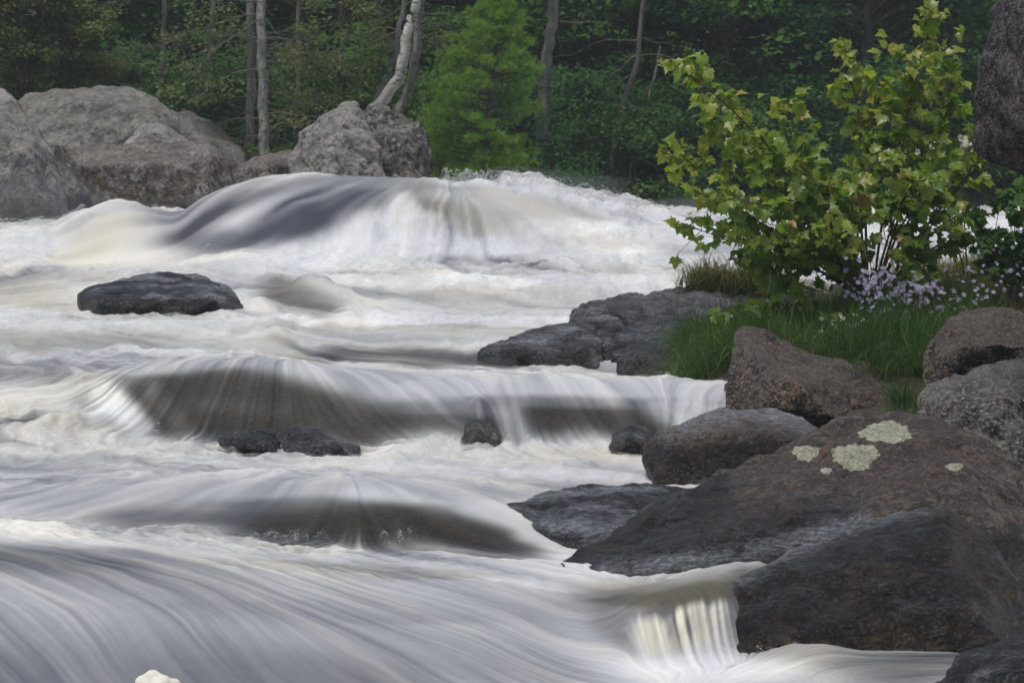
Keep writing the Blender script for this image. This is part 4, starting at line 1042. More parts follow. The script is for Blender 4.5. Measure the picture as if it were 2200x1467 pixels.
for i in range(230): L.append((rng.uniform(1900, 2600), rng.uniform(16.8, 20), 55, rng.uniform(.2, .36), .09, -.1, .0028))
blades('grass', M['dry_grass'], 'mixed yellow green meadow grass at the right below the asters', onbank(L))
blades('grass', M['grass'], 'small tuft of grass drooping over the dark brown boulder',
       [(rng.uniform(1925, 1985), rng.uniform(858, 885), 14.0, 60, .17, .04, -.9, .0018) for i in range(8)])
blades('grass', M['dry_grass'], 'yellowing grass tuft on the upper left of the bedrock hump',
       [(rng.uniform(1480, 1670), rng.uniform(604, 628), 18.9, 70, rng.uniform(.20, .36), .07, -.3, .003) for i in range(46)])
blades('moss', M['dry_grass'], 'yellow moss and short growth in the crease of the bedrock hump',
       [(px + rng.normal(0, 12), py + rng.normal(0, 7), Y, 150, .075, .055, 0, .004) for (px, py, Y) in
        [(1500, 640, 18.8), (1470, 655, 18.7), (1440, 665, 18.6), (1420, 680, 18.4), (1405, 700, 18.3), (1400, 715, 18.2), (1390, 725, 18.1), (1530, 628, 19.2), (1560, 615, 19.4), (1450, 650, 18.8), (1425, 690, 18.35), (1410, 740, 17.9), (1480, 640, 19)]], 'moss')

# ------------------------------------------------------------------ leaves
def maple_leaf_mesh(name, seed, r):
    rr = random.Random(seed)
    half = [(0.12, -0.06), (0.32, -0.04), (0.33, 0.10), (0.56, 0.20), (0.44, 0.34), (0.50, 0.42), (0.52, 0.62), (0.36, 0.58), (0.24, 0.62), (0.25, 0.76), (0.12, 0.84)]
    out = [(0, 0)] + half + [(0, 1.05)] + [(-x, y) for x, y in half[::-1]]
    bend = rr.uniform(.2, .5); fold = rr.uniform(.05, .3); tw = rr.uniform(-.35, .35)
    vs = [(0, 0.34, 0.0)]
    for x, y in out:
        x *= rr.uniform(.88, 1.1); y *= rr.uniform(.95, 1.05)
        vs.append((x, y, fold * abs(x) - bend * (y - .2) ** 2 * (1 if y > .2 else 0) * .8 + tw * x * y))
    v = np.array(vs); n = len(out)
    f = np.array([(0, 1 + i, 1 + (i + 1) % n) for i in range(n)])
    return v, f, r


def place_leaf(v, p, tip, nrm, s):
    tip = tip / (np.linalg.norm(tip) + 1e-9)
    x = np.cross(tip, nrm); x /= np.linalg.norm(x) + 1e-9
    n = np.cross(x, tip)
    return p + s * (v[:, 0:1] * x + v[:, 1:2] * tip + v[:, 2:3] * n), (x, tip, n)


LV = [maple_leaf_mesh('leaf', s, 0) for s in range(6)]
LM = []
for s_ in range(6):
    for c_ in range(6):
        v, f, _ = LV[s_]
        m_ = np_mesh('leaf', v, f, False, {'rnd': np.full(len(v), [.05, .22, .38, .52, .72, .95][c_])})
        m_.materials.append(M['maple']); LM.append(m_)


def leafy_shrub(name, label, cat, base, stems, mat_leaf, n_obj, leaf_size, twig_n, leaves_per, rad, seed, Ybase, stem_mat, colour=(0.45, .22), ysp=0.25, twl=(.16, .36)):
    rg = np.random.default_rng(seed)
    root = empty(name, at(base[0], base[1], Ybase))
    root_loc = V(root.location)
    tag(root, label, cat)
    leaves = []   # (pos, tip, normal, size, col)
    for si, (pts, dY) in enumerate(stems):
        tb2 = Tubes()
        P3 = [at(px, py, Ybase + dY * (j / max(1, len(pts) - 1)) + rg.normal(0, .03)) for j, (px, py) in enumerate(pts)]
        path = smooth_path(P3, 22)
        rr = np.linspace(rad, rad * .18, 22)
        tb2.add(path, rr, 5)
        nt = int(twig_n * (np.linalg.norm(np.diff(path, axis=0), axis=1).sum() / 1.3)) + 2
        for j in range(nt):
            t = rg.uniform(.22, 1.0) ** .85
            q = path[min(21, int(t * 21))]
            d0 = path[min(21, int(t * 21) + 1)] - path[max(0, int(t * 21) - 1)]; d0 /= np.linalg.norm(d0) + 1e-9
            dr = d0 * .55 + rg.normal(0, 1, 3) * np.array([.7, .9, .45]) + np.array([0, 0, .10])
            dr /= np.linalg.norm(dr)
            Lt = rg.uniform(*twl) * (1.25 - .60 * t) * rg.uniform(.6, 1.25)
            tp = [q + dr * Lt * s - np.array([0, 0, .10]) * (s ** 2) * Lt for s in np.linspace(0, 1, 5)]
            tb2.add(tp, np.linspace(rad * .3, rad * .1, 5), 4)
            for l in range(leaves_per if t < .65 else rg.integers(2, leaves_per)):
                s = rg.uniform(.25, 1.05)
                pos = q + dr * Lt * s - np.array([0, 0, .10]) * (s ** 2) * Lt
                tip = dr * .7 + rg.normal(0, .55, 3) + np.array([.25, -.25, -.55])
                nr = np.array([rg.normal(0, .45), -0.55 + rg.normal(0, .35), .75 + rg.normal(0, .3)])
                c = np.clip(rg.normal(colour[0] + .28 * (t - .6) + .10 * (pos[2] - root_loc.z) / 1.5, colour[1] * .7) , 0, .85)
                if rg.random() < .012: c = .97
                leaves.append((pos, tip, nr, leaf_size * rg.uniform(.5, 1.25), c))
        tb2.build('branch', stem_mat, root)
    # nearest to the camera become objects of their own
    leaves.sort(key=lambda l: l[0][1])
    rootinv = Matrix.Translation(-root_loc)
    for ob in root.children: ob.matrix_parent_inverse = rootinv
    cs = [.05, .22, .38, .52, .72, .95]
    for (p, tip, nr, s, c) in leaves[:n_obj]:
        _, (x, t, n) = place_leaf(LV[0][0], p, tip, nr, s)
        ci = int(np.argmin([abs(c - k_) for k_ in cs])); mi = rg.integers(0, 6) * 6 + ci
        o = bpy.data.objects.new('leaf', LM[mi] if mat_leaf is M['maple'] else None)
        C.objects.link(o)
        mtx = Matrix(((x[0] * s, t[0] * s, n[0] * s, p[0]), (x[1] * s, t[1] * s, n[1] * s, p[1]), (x[2] * s, t[2] * s, n[2] * s, p[2]), (0, 0, 0, 1)))
        o.parent = root; o.matrix_parent_inverse = rootinv; o.matrix_basis = mtx
    rest = leaves[n_obj:]
    if rest:
        vs = []; fs = []; rn = []; off = 0
        for (p, tip, nr, s, c) in rest:
            v, f, _ = LV[rg.integers(0, 6)]
            w, _ = place_leaf(v, p, tip, nr, s)
            vs.append(w); fs.append(f + off); off += len(v); rn.append(np.full(len(v), c))
        o = link('leaves', np_mesh('leaves', np.concatenate(vs), np.concatenate(fs), False, {'rnd': np.concatenate(rn)}), mat_leaf, root)
        o.matrix_parent_inverse = rootinv
        o['kind'] = 'stuff'
    return root, len(leaves)


YM = 17.4
MB = (1870, 655)
stems = [
    ([(1860, 650), (1800, 500), (1690, 360), (1560, 225), (1425, 118)], -.5),
    ([(1855, 650), (1760, 480), (1640, 390), (1540, 355), (1432, 338)], -.6),
    ([(1850, 650), (1760, 560), (1640, 530), (1560, 515), (1475, 482)], -.4),
    ([(1860, 650), (1780, 470), (1700, 400), (1600, 330), (1500, 262)], -.2),
    ([(1862, 650), (1820, 480), (1760, 360), (1700, 290), (1685, 215)], .2),
    ([(1868, 650), (1850, 480), (1850, 330), (1840, 220), (1812, 96)], .3),
    ([(1872, 650), (1900, 450), (1940, 280), (1975, 150), (2010, 5)], .1),
    ([(1874, 650), (1930, 470), (1980, 330), (1990, 220), (1940, 110)], -.1),
    ([(1876, 650), (1950, 480), (2010, 330), (2040, 200), (2050, 60)], .2),
    ([(1878, 650), (1980, 500), (2060, 400), (2110, 320), (2110, 285)], -.1),
    ([(1878, 650), (1960, 560), (2040, 520), (2130, 500)], .1),
    ([(1860, 650), (1800, 560), (1720, 460), (1640, 440), (1560, 420)], -.8),
    ([(1865, 650), (1830, 540), (1780, 440), (1740, 380), (1700, 340)], -.7),
    ([(1868, 650), (1850, 540), (1830, 440), (1850, 380), (1900, 330)], -.8),
    ([(1872, 650), (1900, 540), (1930, 450), (1960, 400), (1990, 380)], -.6),
    ([(1864, 650), (1780, 590), (1700, 570), (1640, 560), (1590, 560)], -.3),
    ([(1870, 655), (1920, 610), (1960, 590), (2000, 590)], -.5),
    ([(1862, 650), (1740, 430), (1610, 300), (1500, 190)], .1),
    ([(1866, 650), (1860, 420), (1880, 260), (1895, 170)], .2),
    ([(1856, 650), (1700, 520), (1580, 450), (1470, 400)], .1),
    ([(1860, 650), (1790, 600), (1720, 560), (1650, 530), (1570, 510)], -.7),
    ([(1862, 650), (1800, 560), (1760, 520), (1700, 500), (1620, 490)], .1),
    ([(1864, 650), (1830, 570), (1800, 520), (1780, 470)], -.9),
    ([(1872, 650), (1920, 560), (1960, 520), (2010, 480), (2060, 470)], -.4),
    ([(1872, 650), (1930, 500), (1980, 420), (2040, 350)], -.3),
    ([(1870, 650), (1830, 600), (1790, 560), (1740, 500), (1660, 470)], -.9),
]
maple, nl = leafy_shrub('maple_shrub', 'bushy young maple with yellow green leaves growing on the bedrock hump', 'shrub', MB, stems, M['maple'], 300, 0.084, 25, 6, .012, 3, YM, M['stem'], (.40, .22))
print('maple leaves', nl)
# low sprawling maple seedlings on the hump and at the bank
s2 = [([(1700, 745), (1640, 690), (1560, 672), (1490, 690)], -.2), ([(1700, 745), (1680, 680), (1640, 660), (1590, 668)], 0), ([(1700, 745), (1740, 690), (1760, 660), (1740, 640)], .1), ([(1700, 745), (1760, 700), (1790, 690)], -.1)]
leafy_shrub('maple_seedling', 'low spread of bright maple leaves in the grass under the maple shrub', 'shrub', (1700, 745), s2, M['maple'], 60, 0.11, 15, 5, .008, 5, 16.9, M['stem'], (.36, .2), twl=(.1, .2))
s3 = [([(2180, 660), (2170, 560), (2180, 480), (2160, 400)], 0), ([(2180, 660), (2140, 560), (2120, 500), (2105, 470)], 0), ([(2180, 660), (2200, 560), (2210, 470), (2200, 390)], .1), ([(2180, 660), (2220, 560), (2260, 480)], .1), ([(2180, 660), (2160, 600), (2130, 560), (2150, 430)], .1)]
leafy_shrub('leafy_bush', 'dense dark green bush at the right edge under the overhanging rock', 'bush', (2180, 660), s3, M['forest'], 0, 0.075, 34, 7, .01, 8, 17.2, M['stem'], (.55, .3), twl=(.08, .2))
s4 = [([(2080, 620), (2070, 450), (2060, 360), (2090, 310)], 0), ([(2080, 620), (2040, 460), (2010, 370), (2000, 320)], 0)]
leafy_shrub('flowering_stem_plant', 'tall thin plant with white flower heads behind the maple', 'plant', (2080, 620), s4, M['olive'], 0, 0.05, 26, 5, .007, 9, 18.2, M['stem'], (.5, .3), twl=(.06, .15))


# flowers
def flowers(name, label, pts, mat, n, size, spr, seed, stems_to=None):
    rg = np.random.default_rng(seed)
    c0 = at(*pts[0]); root = empty(name, (c0[0], c0[1], c0[2] - .3)); tag(root, label, 'flowers')
    inv = Matrix.Translation(-root.location)
    vs = []; fs = []; off = 0; rn = []; T = Tubes()
    for i in range(n):
        p = pts[rg.integers(len(pts))]
        c = np.array(at(p[0] + rg.normal(0, spr), p[1] + rg.normal(0, spr * .8), p[2] + rg.normal(0, .12)))
        ax = np.array([rg.normal(0, .4), -.7 + rg.normal(0, .3), .6 + rg.normal(0, .3)]); ax /= np.linalg.norm(ax)
        u = np.cross(ax, [0.1, 0.2, 1]); u /= np.linalg.norm(u); w = np.cross(ax, u)
        s = size * rg.uniform(.7, 1.2); k = 8
        for j in range(k):
            a = j / k * 2 * math.pi + rg.uniform(0, .3)
            d = math.cos(a) * u + math.sin(a) * w; e_ = -math.sin(a) * u + math.cos(a) * w
            vs += [c, c + d * s * .6 + e_ * s * .16 + ax * s * .15, c + d * s, c + d * s * .6 - e_ * s * .16 + ax * s * .15]
            fs.append((off, off + 1, off + 2, off + 3)); off += 4
            rn += [rg.random()] * 4
        if i % 3 == 0:
            b = c - np.array([rg.normal(0, .03), 0, rg.uniform(.15, .3)])
            T.add([b, (b + c) / 2 + rg.normal(0, .01, 3), c], .0018, 3)
    o = link('flower_heads', np_mesh('flower_heads', np.array(vs), np.array(fs), False, {'rnd': np.array(rn)}), mat, root); o['kind'] = 'stuff'; o.matrix_parent_inverse = inv
    o = T.build('stems', M['grass'], root); o.matrix_parent_inverse = inv; o['kind'] = 'stuff'
    return root


flowers('aster_plant', 'pale purple asters clustered under the trunk of the maple shrub', [(1865, 590, 16.6), (1880, 610, 16.6), (1860, 625, 16.6), (1905, 615, 16.7), (1870, 650, 16.5)], M['aster'], 120, .021, 24, 1)
flowers('aster_plant', 'lilac asters leaning over the long grass right of the maple base', [(1960, 645, 16.7), (1990, 625, 16.8), (1975, 655, 16.7), (2010, 620, 16.9), (1945, 630, 16.8)], M['aster'], 110, .021, 26, 2)
flowers('aster_plant', 'loose lilac asters spread along the top of the meadow at right', [(2060, 610, 17.2), (2100, 620, 17.3), (2150, 560, 17.4), (2190, 530, 17.4), (2170, 600, 17.0), (2140, 530, 17.2), (2080, 640, 16.6), (2030, 640, 16.6)], M['aster'], 170, .019, 36, 3)
flowers('aster_plant', 'few small white asters low in the grass under the maple shrub', [(1800, 690, 16.3), (1835, 715, 16.2), (1770, 680, 16.4), (1845, 690, 16.3)], M['white_petal'], 26, .022, 16, 4)
flowers('white_flower_plant', 'white flower head at the foot of the overhanging rock', [(2075, 305, 18.2), (2090, 310, 18.2)], M['white_petal'], 40, .028, 10, 5)
flowers('white_flower_plant', 'scattered white blooms behind the right part of the maple shrub', [(1990, 330, 18.2), (2010, 322, 18.2), (1970, 335, 18.2)], M['white_petal'], 40, .026, 12, 6)

# driftwood on the hump
root = empty('driftwood', at(1700, 625, 19.2)); tag(root, 'silver weathered driftwood log lying on the bedrock hump', 'driftwood')
inv = Matrix.Translation(-root.location)
T = Tubes(); T.add(smooth_path([at(1560, 612, 19.3), at(1640, 603, 19.2), at(1720, 608, 19.1), at(1785, 622, 19.0)], 14), np.linspace(.02, .045, 14) * (1 + .2 * np.sin(np.arange(14) * 2.1)), 8)
o = T.build('log', M['drift'], root); o.matrix_parent_inverse = inv
for pp in ([(1700, 606, 19.1), (1740, 615, 18.9), (1780, 632, 18.8)], [(1640, 605, 19.2), (1680, 612, 19), (1720, 618, 18.9)]):
    T = Tubes(); T.add(smooth_path([at(*p) for p in pp], 8), np.linspace(.018, .006, 8), 6)
    o = T.build('limb', M['drift'], root); o.matrix_parent_inverse = inv


# ------------------------------------------------------------------ forest
def leaf_cloud(centers, radii, per, size, rg, colour=(.5, .25), droop=.0):
    """small folded leaves spread through ellipsoid clumps"""
    n = len(centers) * per
    c = np.repeat(centers, per, 0); r = np.repeat(radii, per, 0)
    d = rg.normal(0, 1, (n, 3)); d /= np.linalg.norm(d, axis=1)[:, None]
    rad = rg.uniform(.35, 1.0, n) ** .6
    p = c + d * r * rad[:, None]
    p += rg.normal(0, .03, p.shape)
    t = rg.normal(0, 1, (n, 3)) * [1, 1, .45]; t[:, 2] -= droop; t /= np.linalg.norm(t, axis=1)[:, None]
    nn = np.stack([rg.normal(0, .5, n), rg.normal(-.25, .5, n), rg.normal(.9, .35, n)], -1)
    s = np.cross(t, nn); s /= np.linalg.norm(s, axis=1)[:, None] + 1e-9
    L_ = size * rg.uniform(.6, 1.25, n)
    a = p; b = p + t * L_[:, None] * .5 + s * L_[:, None] * .33; c2 = p + t * L_[:, None]; e_ = p + t * L_[:, None] * .5 - s * L_[:, None] * .33
    v = np.stack([a, b, c2, e_], 1).reshape(-1, 3)
    f = np.arange(n * 4).reshape(n, 4)
    cr = np.repeat(rg.normal(colour[0], colour[1], len(centers)), per)
    rn = np.clip(cr + rg.normal(0, .12, n), 0, 1)
    return v, f, np.repeat(rn, 4)


def tree(name, label, px, Y, h, crown_r, zlo, mat, bark, seed, nclump=46, per=110, size=.11, lean=0.0, trunk_r=.11, clump=(.75, .75, .28), colour=(.5, .22), group=None, cat='tree', show=True):
    rg = np.random.default_rng(seed); h = h * .72 if h > 5 else h
    x0 = (px - 1100) / F * Y; z0 = ground_z(x0, Y) - .15
    root = empty(name, (x0, Y, z0)); tag(root, label, cat, group)
    inv = Matrix.Translation(-root.location)
    T = Tubes()
    zt = np.linspace(0, h, 14)
    path = np.stack([x0 + lean * zt / h + .10 * np.sin(zt * .8 + seed), np.full(14, Y) + .08 * np.cos(zt * .7 + seed), z0 + zt], -1)
    T.add(path, np.linspace(trunk_r, trunk_r * .25, 14), 8)
    cs = []; rs = []
    for i in range(nclump):
        zz = rg.uniform(zlo, min(h, 4.6)) if rg.random() < .86 else rg.uniform(min(h * .9, 4.6), h)
        f_ = (zz - zlo) / max(.1, h - zlo)
        rr = crown_r * (1 - .45 * f_ ** 1.5) * math.sqrt(rg.uniform(.12, 1))
        a = rg.uniform(0, 2 * math.pi)
        bx = np.interp(zz, zt, path[:, 0])
        c = np.array([bx + rr * math.cos(a), Y + rr * math.sin(a) * .9, z0 + zz + rg.normal(0, .1)])
        cs.append(c); k_ = rg.uniform(.6, 1.25)
        rs.append(np.array(clump) * k_)
        zb = max(zlo * .5, zz - rr * .5)
        st = np.array([np.interp(zb, zt, path[:, 0]), Y, z0 + zb])
        if i % 2 == 0: T.add(smooth_path([st, (st + c) / 2 + [0, 0, .12], c], 5), np.linspace(trunk_r * .22, .008, 5), 4)
    o = T.build('trunk', bark, root); o.matrix_parent_inverse = inv
    cs = np.array(cs); rs = np.array(rs)
    low = cs[:, 2] < 6.5
    parts = []
    if low.any(): parts.append(leaf_cloud(cs[low], rs[low], per, size, rg, colour, .25))
    if (~low).any(): parts.append(leaf_cloud(cs[~low], rs[~low] * 1.1, max(14, per // 6), size * 2.6, rg, colour, .2))
    v = np.concatenate([p[0] for p in parts]); off = 0; fs = []
    for p in parts: fs.append(p[1] + off); off += len(p[0])
    o = link('crown', np_mesh('crown', v, np.concatenate(fs), False, {'rnd': np.concatenate([p[2] for p in parts])}), mat, root)
    o.matrix_parent_inverse = inv
    return root


GF = 'leafy trees of the forest beyond the river'
back = [  # px, Y, h, r, zlo, mat, lean
    (-260, 42, 11, 2.6, .6, 'forest_dark'), (-60, 40, 10, 2.2, .5, 'forest_dark'), (180, 43, 12, 2.5, .5, 'forest_dark'), (420, 41, 11, 2.4, .5, 'forest_dark'), (640, 43, 12, 2.4, .4, 'forest'),
    (820, 41, 10, 2.2, .4, 'forest'), (980, 44, 12, 2.6, .4, 'forest_dark'), (1180, 42, 11, 2.2, .3, 'forest_dark'), (1330, 40.5, 10, 2.0, 1.4, 'forest'), (1440, 43, 12, 2.4, .3, 'forest'),
    (1570, 40, 10, 2.1, .9, 'forest'), (1720, 42, 11, 2.3, .4, 'forest_dark'), (1850, 40, 10, 2.1, .5, 'forest_dark'), (2000, 42.5, 12, 2.4, .3, 'forest_dark'), (2150, 41, 11, 2.2, .4, 'forest'),
    (2330, 43, 12, 2.6, .3, 'forest_dark'), (2550, 41, 11, 2.6, .3, 'forest'), (-500, 44, 12, 2.8, .3, 'forest_dark')]
where = ['beyond the left edge rocks', 'above the tall left boulder', 'behind the largest domed boulder', 'behind the sloping grey slab', 'between the twin trunks and the birch', 'behind the white birch', 'behind the soft pine',
         'around the pale trunk right of the pine', 'over the thin dark trunk in midstream view', 'left of the maple shrub tips', 'behind the upper left maple branch', 'above the middle of the maple shrub', 'behind the thin upright maple twig', 'behind the tallest maple stem',
         'beside the overhanging rock', 'hidden by the overhanging rock', 'far right outside the rocks', 'far left outside the boulders']
for i, (px, Y, h, r, zlo, m_) in enumerate(back):
    tree('forest_tree', ('dark green' if m_ == 'forest_dark' else 'mid green') + ' leafy forest tree ' + where[i], px, Y, h, r, zlo, M[m_], M['bark_dark'], 100 + i, 95, 150, .125, group=GF)
# second and third rows close the view
for i in range(13):
    px = -700 + i * 290 + rng.uniform(-60, 60)
    tree('forest_tree', 'tall dark forest tree in the deep rear row', px, 47 + rng.uniform(-1, 3), 9, 3.2, .3, M['forest_dark'], M['bark_dark'], 200 + i, 62, 90, .19, clump=(1.1, 1.0, .45), group='rear row of dark forest trees')
# undergrowth along the far waterline
us = [(960, 36.5), (1120, 37), (1230, 38.6), (1350, 38.2), (1460, 38.6), (1580, 38.6), (1690, 39), (1820, 39.2), (1960, 39.5), (2100, 39.8), (2260, 40), (2420, 40.5), (600, 37), (480, 37), (300, 37.4), (110, 37), (-60, 37), (800, 36.5)]
uw = ['right of the pine foot', 'in the gap right of the pine', 'above the spray of the far rapid', 'left of the thin dark trunk', 'right of the thin dark trunk', 'left of the lowest maple twigs', 'behind the lower maple branch', 'behind the heart of the maple', 'behind the maple stem at right', 'below the overhanging rock', 'beyond the right edge', 'far beyond the right edge',
      'between the low brown boulder and split boulder', 'behind the slab left of the trunks', 'above the peaked boulder', 'above the left end of the block', 'left above the tall boulder', 'behind the split boulder']
for i, (px, Y) in enumerate(us):
    tree('undergrowth_bush', 'shady green bush at the far waterline ' + uw[i], px, Y, 1.9 if i < 12 else 1.6, 1.0, .1, M['forest_dark'] if i % 3 else M['forest'], M['bark_dark'], 300 + i, 34, 130, .085, trunk_r=.03, clump=(.45, .45, .24), colour=(.45, .25), group='bushes along the far waterline', cat='bush')


# branch based trees with authored trunks
def trunk_tree(name, label, trunks, bark, seed, twigs=0, mat=None, leafsize=.06, per=14, twl=(.5, 1.3), zr=(0, 1), colour=(.5, .25), cat='tree', dead=0.3, rise=-.05, ybias=0, twmat=None):
    rg = np.random.default_rng(seed)
    p0 = at(*trunks[0][0][0]); root = empty(name, p0); tag(root, label, cat)
    inv = Matrix.Translation(-root.location)
    cs = []
    for (pts, r0, r1) in trunks:
        P3 = [at(*p) for p in pts]; n = 26
        path = smooth_path(P3, n)
        path[:, 0] += .012 * np.sin(np.arange(n) * 1.7 + seed); T = Tubes()
        T.add(path, np.linspace(r0, r1, n) * (1 + .06 * np.sin(np.arange(n) * 2.3)), 9)
        o = T.build('trunk', bark, root); o.matrix_parent_inverse = inv
        if twigs:
            T = Tubes()
            for j in range(twigs):
                t = rg.uniform(*zr); q = path[int(t * (n - 1))]
                a = rg.choice([-1, 1]); dr = np.array([a * rg.uniform(.5, 1), rg.uniform(-.7, .5) + ybias, rg.normal(rise, .22)]); dr /= np.linalg.norm(dr)
                Lt = rg.uniform(*twl)
                tp = [q + dr * Lt * s + np.array([0, 0, -.22 * s * s * Lt + .03 * math.sin(s * 7 + j)]) for s in np.linspace(0, 1, 7)]
                T.add(tp, np.linspace(.009, .003, 7), 4)
                tp = np.array(tp)
                for k_ in range(5):
                    s = rg.integers(2, 7); d2 = dr + rg.normal(0, .6, 3); d2 /= np.linalg.norm(d2); L2_ = Lt * rg.uniform(.2, .45)
                    tq = [tp[s] + d2 * L2_ * u + np.array([0, 0, -.2 * u * u * L2_]) for u in np.linspace(0, 1, 4)]
                    T.add(tq, np.linspace(.0035, .002, 4), 3)
                    if mat and rg.random() > dead:
                        cs.append(tq[2]); cs.append(tq[3])
            o = T.build('branches', twmat or M['twig'], root); o.matrix_parent_inverse = inv; o['kind'] = 'stuff'
    if mat and cs:
        cs = np.array(cs)
        v, f, rn = leaf_cloud(cs, np.tile([[.17, .17, .07]], (len(cs), 1)), per, leafsize, rg, colour, .3)
        o = link('foliage', np_mesh('foliage', v, f, False, {'rnd': rn}), mat, root); o.matrix_parent_inverse = inv
    return root


trunk_tree('grey_tree', 'light grey speckled trunk, right one of the twin trunks, with bare twigs', [([(568, 345, 32.6), (566, 250, 32.6), (563, 120, 32.6), (560, 0, 32.6), (556, -300, 32.8), (550, -900, 33)], .078, .05)], M['bark_light'], 1, 30, M['olive'], .07, 12, zr=(.1, .9), dead=.45)
trunk_tree('grey_tree', 'shaded grey trunk, left one of the twin trunks', [([(536, 350, 32.9), (537, 250, 32.9), (541, 120, 33), (536, 0, 33), (530, -300, 33.2), (520, -900, 33.4)], .07, .045)], M['bark_grey'], 2, 30, M['olive'], .07, 14, zr=(.15, .9), dead=.4)
trunk_tree('white_birch', 'curved white birch trunk leaning above the split boulder', [([(805, 240, 32.4), (830, 205, 32.4), (860, 160, 32.3), (870, 100, 32.3), (880, 50, 32.3), (895, 0, 32.4), (940, -250, 32.5), (960, -700, 32.6)], .085, .05)], M['birch'], 3, 6, M['forest'], .08, 10, zr=(.5, .9))
trunk_tree('grey_birch', 'dark grey birch trunk growing behind the white birch', [([(850, 250, 32.9), (880, 190, 32.9), (893, 120, 32.8), (900, 40, 32.8), (906, -20, 32.8), (915, -300, 33), (920, -700, 33)], .07, .05), ([(800, 240, 33.1), (820, 190, 33.1), (845, 130, 33.2), (858, 60, 33.2), (880, -60, 33.3)], .055, .03)], M['bark_grey'], 4, 8, M['olive'], .08, 12, zr=(.3, .9))
trunk_tree('grey_tree', 'pale grey trunk standing right of the pine top', [([(1165, 300, 37), (1172, 150, 37), (1182, 80, 37), (1190, 0, 37), (1200, -300, 37), (1210, -800, 37)], .095, .07)], M['bark_dark2'], 5, 3, None)
trunk_tree('thin_tree', 'thin dark leaning trunk behind the far rapid', [([(1303, 440, 38.0), (1310, 350, 38), (1325, 290, 38), (1340, 220, 38), (1370, 120, 38), (1390, -100, 38)], .06, .035)], M['bark_dark2'], 6, 10, M['forest'], .08, 10, zr=(.3, .9))
trunk_tree('thin_tree', 'thin brown sapling just right of the leaning dark trunk', [([(1345, 440, 38.4), (1355, 360, 38.4), (1365, 310, 38.4), (1385, 250, 38.4), (1420, 100, 38.4)], .035, .02)], M['bark_grey'], 7, 10, M['forest_dark'], .08, 10, zr=(.3, .9))
trunk_tree('thin_tree', 'slim straight trunk between the twin trunks and the birch', [([(632, 330, 36.60), (640, 200, 36.60), (642, 70, 36.60), (640, -200, 36.60), (640, -700, 36.60)], .045, .03)], M['bark_grey'], 8, 18, M['olive'], .06, 14, zr=(.1, .9), dead=.25)
trunk_tree('thin_tree', 'slim trunk rising behind the sloping slab', [([(430, 300, 37.10), (445, 180, 37.10), (455, 60, 37.10), (460, -200, 37.10), (460, -700, 37.10)], .05, .03)], M['bark_grey'], 9, 16, M['olive'], .06, 12, zr=(.1, .9), dead=.3)
trunk_tree('thin_tree', 'slim trunk above the peaked pale boulder', [([(340, 290, 36.80), (345, 180, 36.80), (352, 60, 36.80), (350, -200, 36.80), (350, -700, 36.80)], .04, .03)], M['bark_grey'], 10, 20, M['olive'], .06, 12, zr=(.15, .9), dead=.3)
trunk_tree('olive_tree', 'olive brown leafy tree above the tall boulder at left', [([(60, 260, 35.60), (70, 120, 35.60), (90, -50, 35.60), (95, -400, 35.60)], .05, .03), ([(-40, 260, 35.20), (-30, 100, 35.20), (0, -80, 35.20), (10, -400, 35.60)], .04, .03), ([(120, 240, 35.60), (135, 100, 35.60), (150, -60, 35.60), (160, -300, 35.60)], .03, .02)], M['bark_dark'], 11, 34, M['olive'], .07, 30, zr=(.05, .9), dead=0, twl=(.3, .9))
trunk_tree('olive_tree', 'olive tree with dangling foliage left of the birch', [([(740, 250, 36.20), (735, 100, 36.20), (730, -80, 36.20), (730, -400, 36.20)], .04, .03)], M['bark_dark'], 12, 26, M['olive'], .06, 16, zr=(.05, .9), dead=.1, twl=(.3, 1.0))

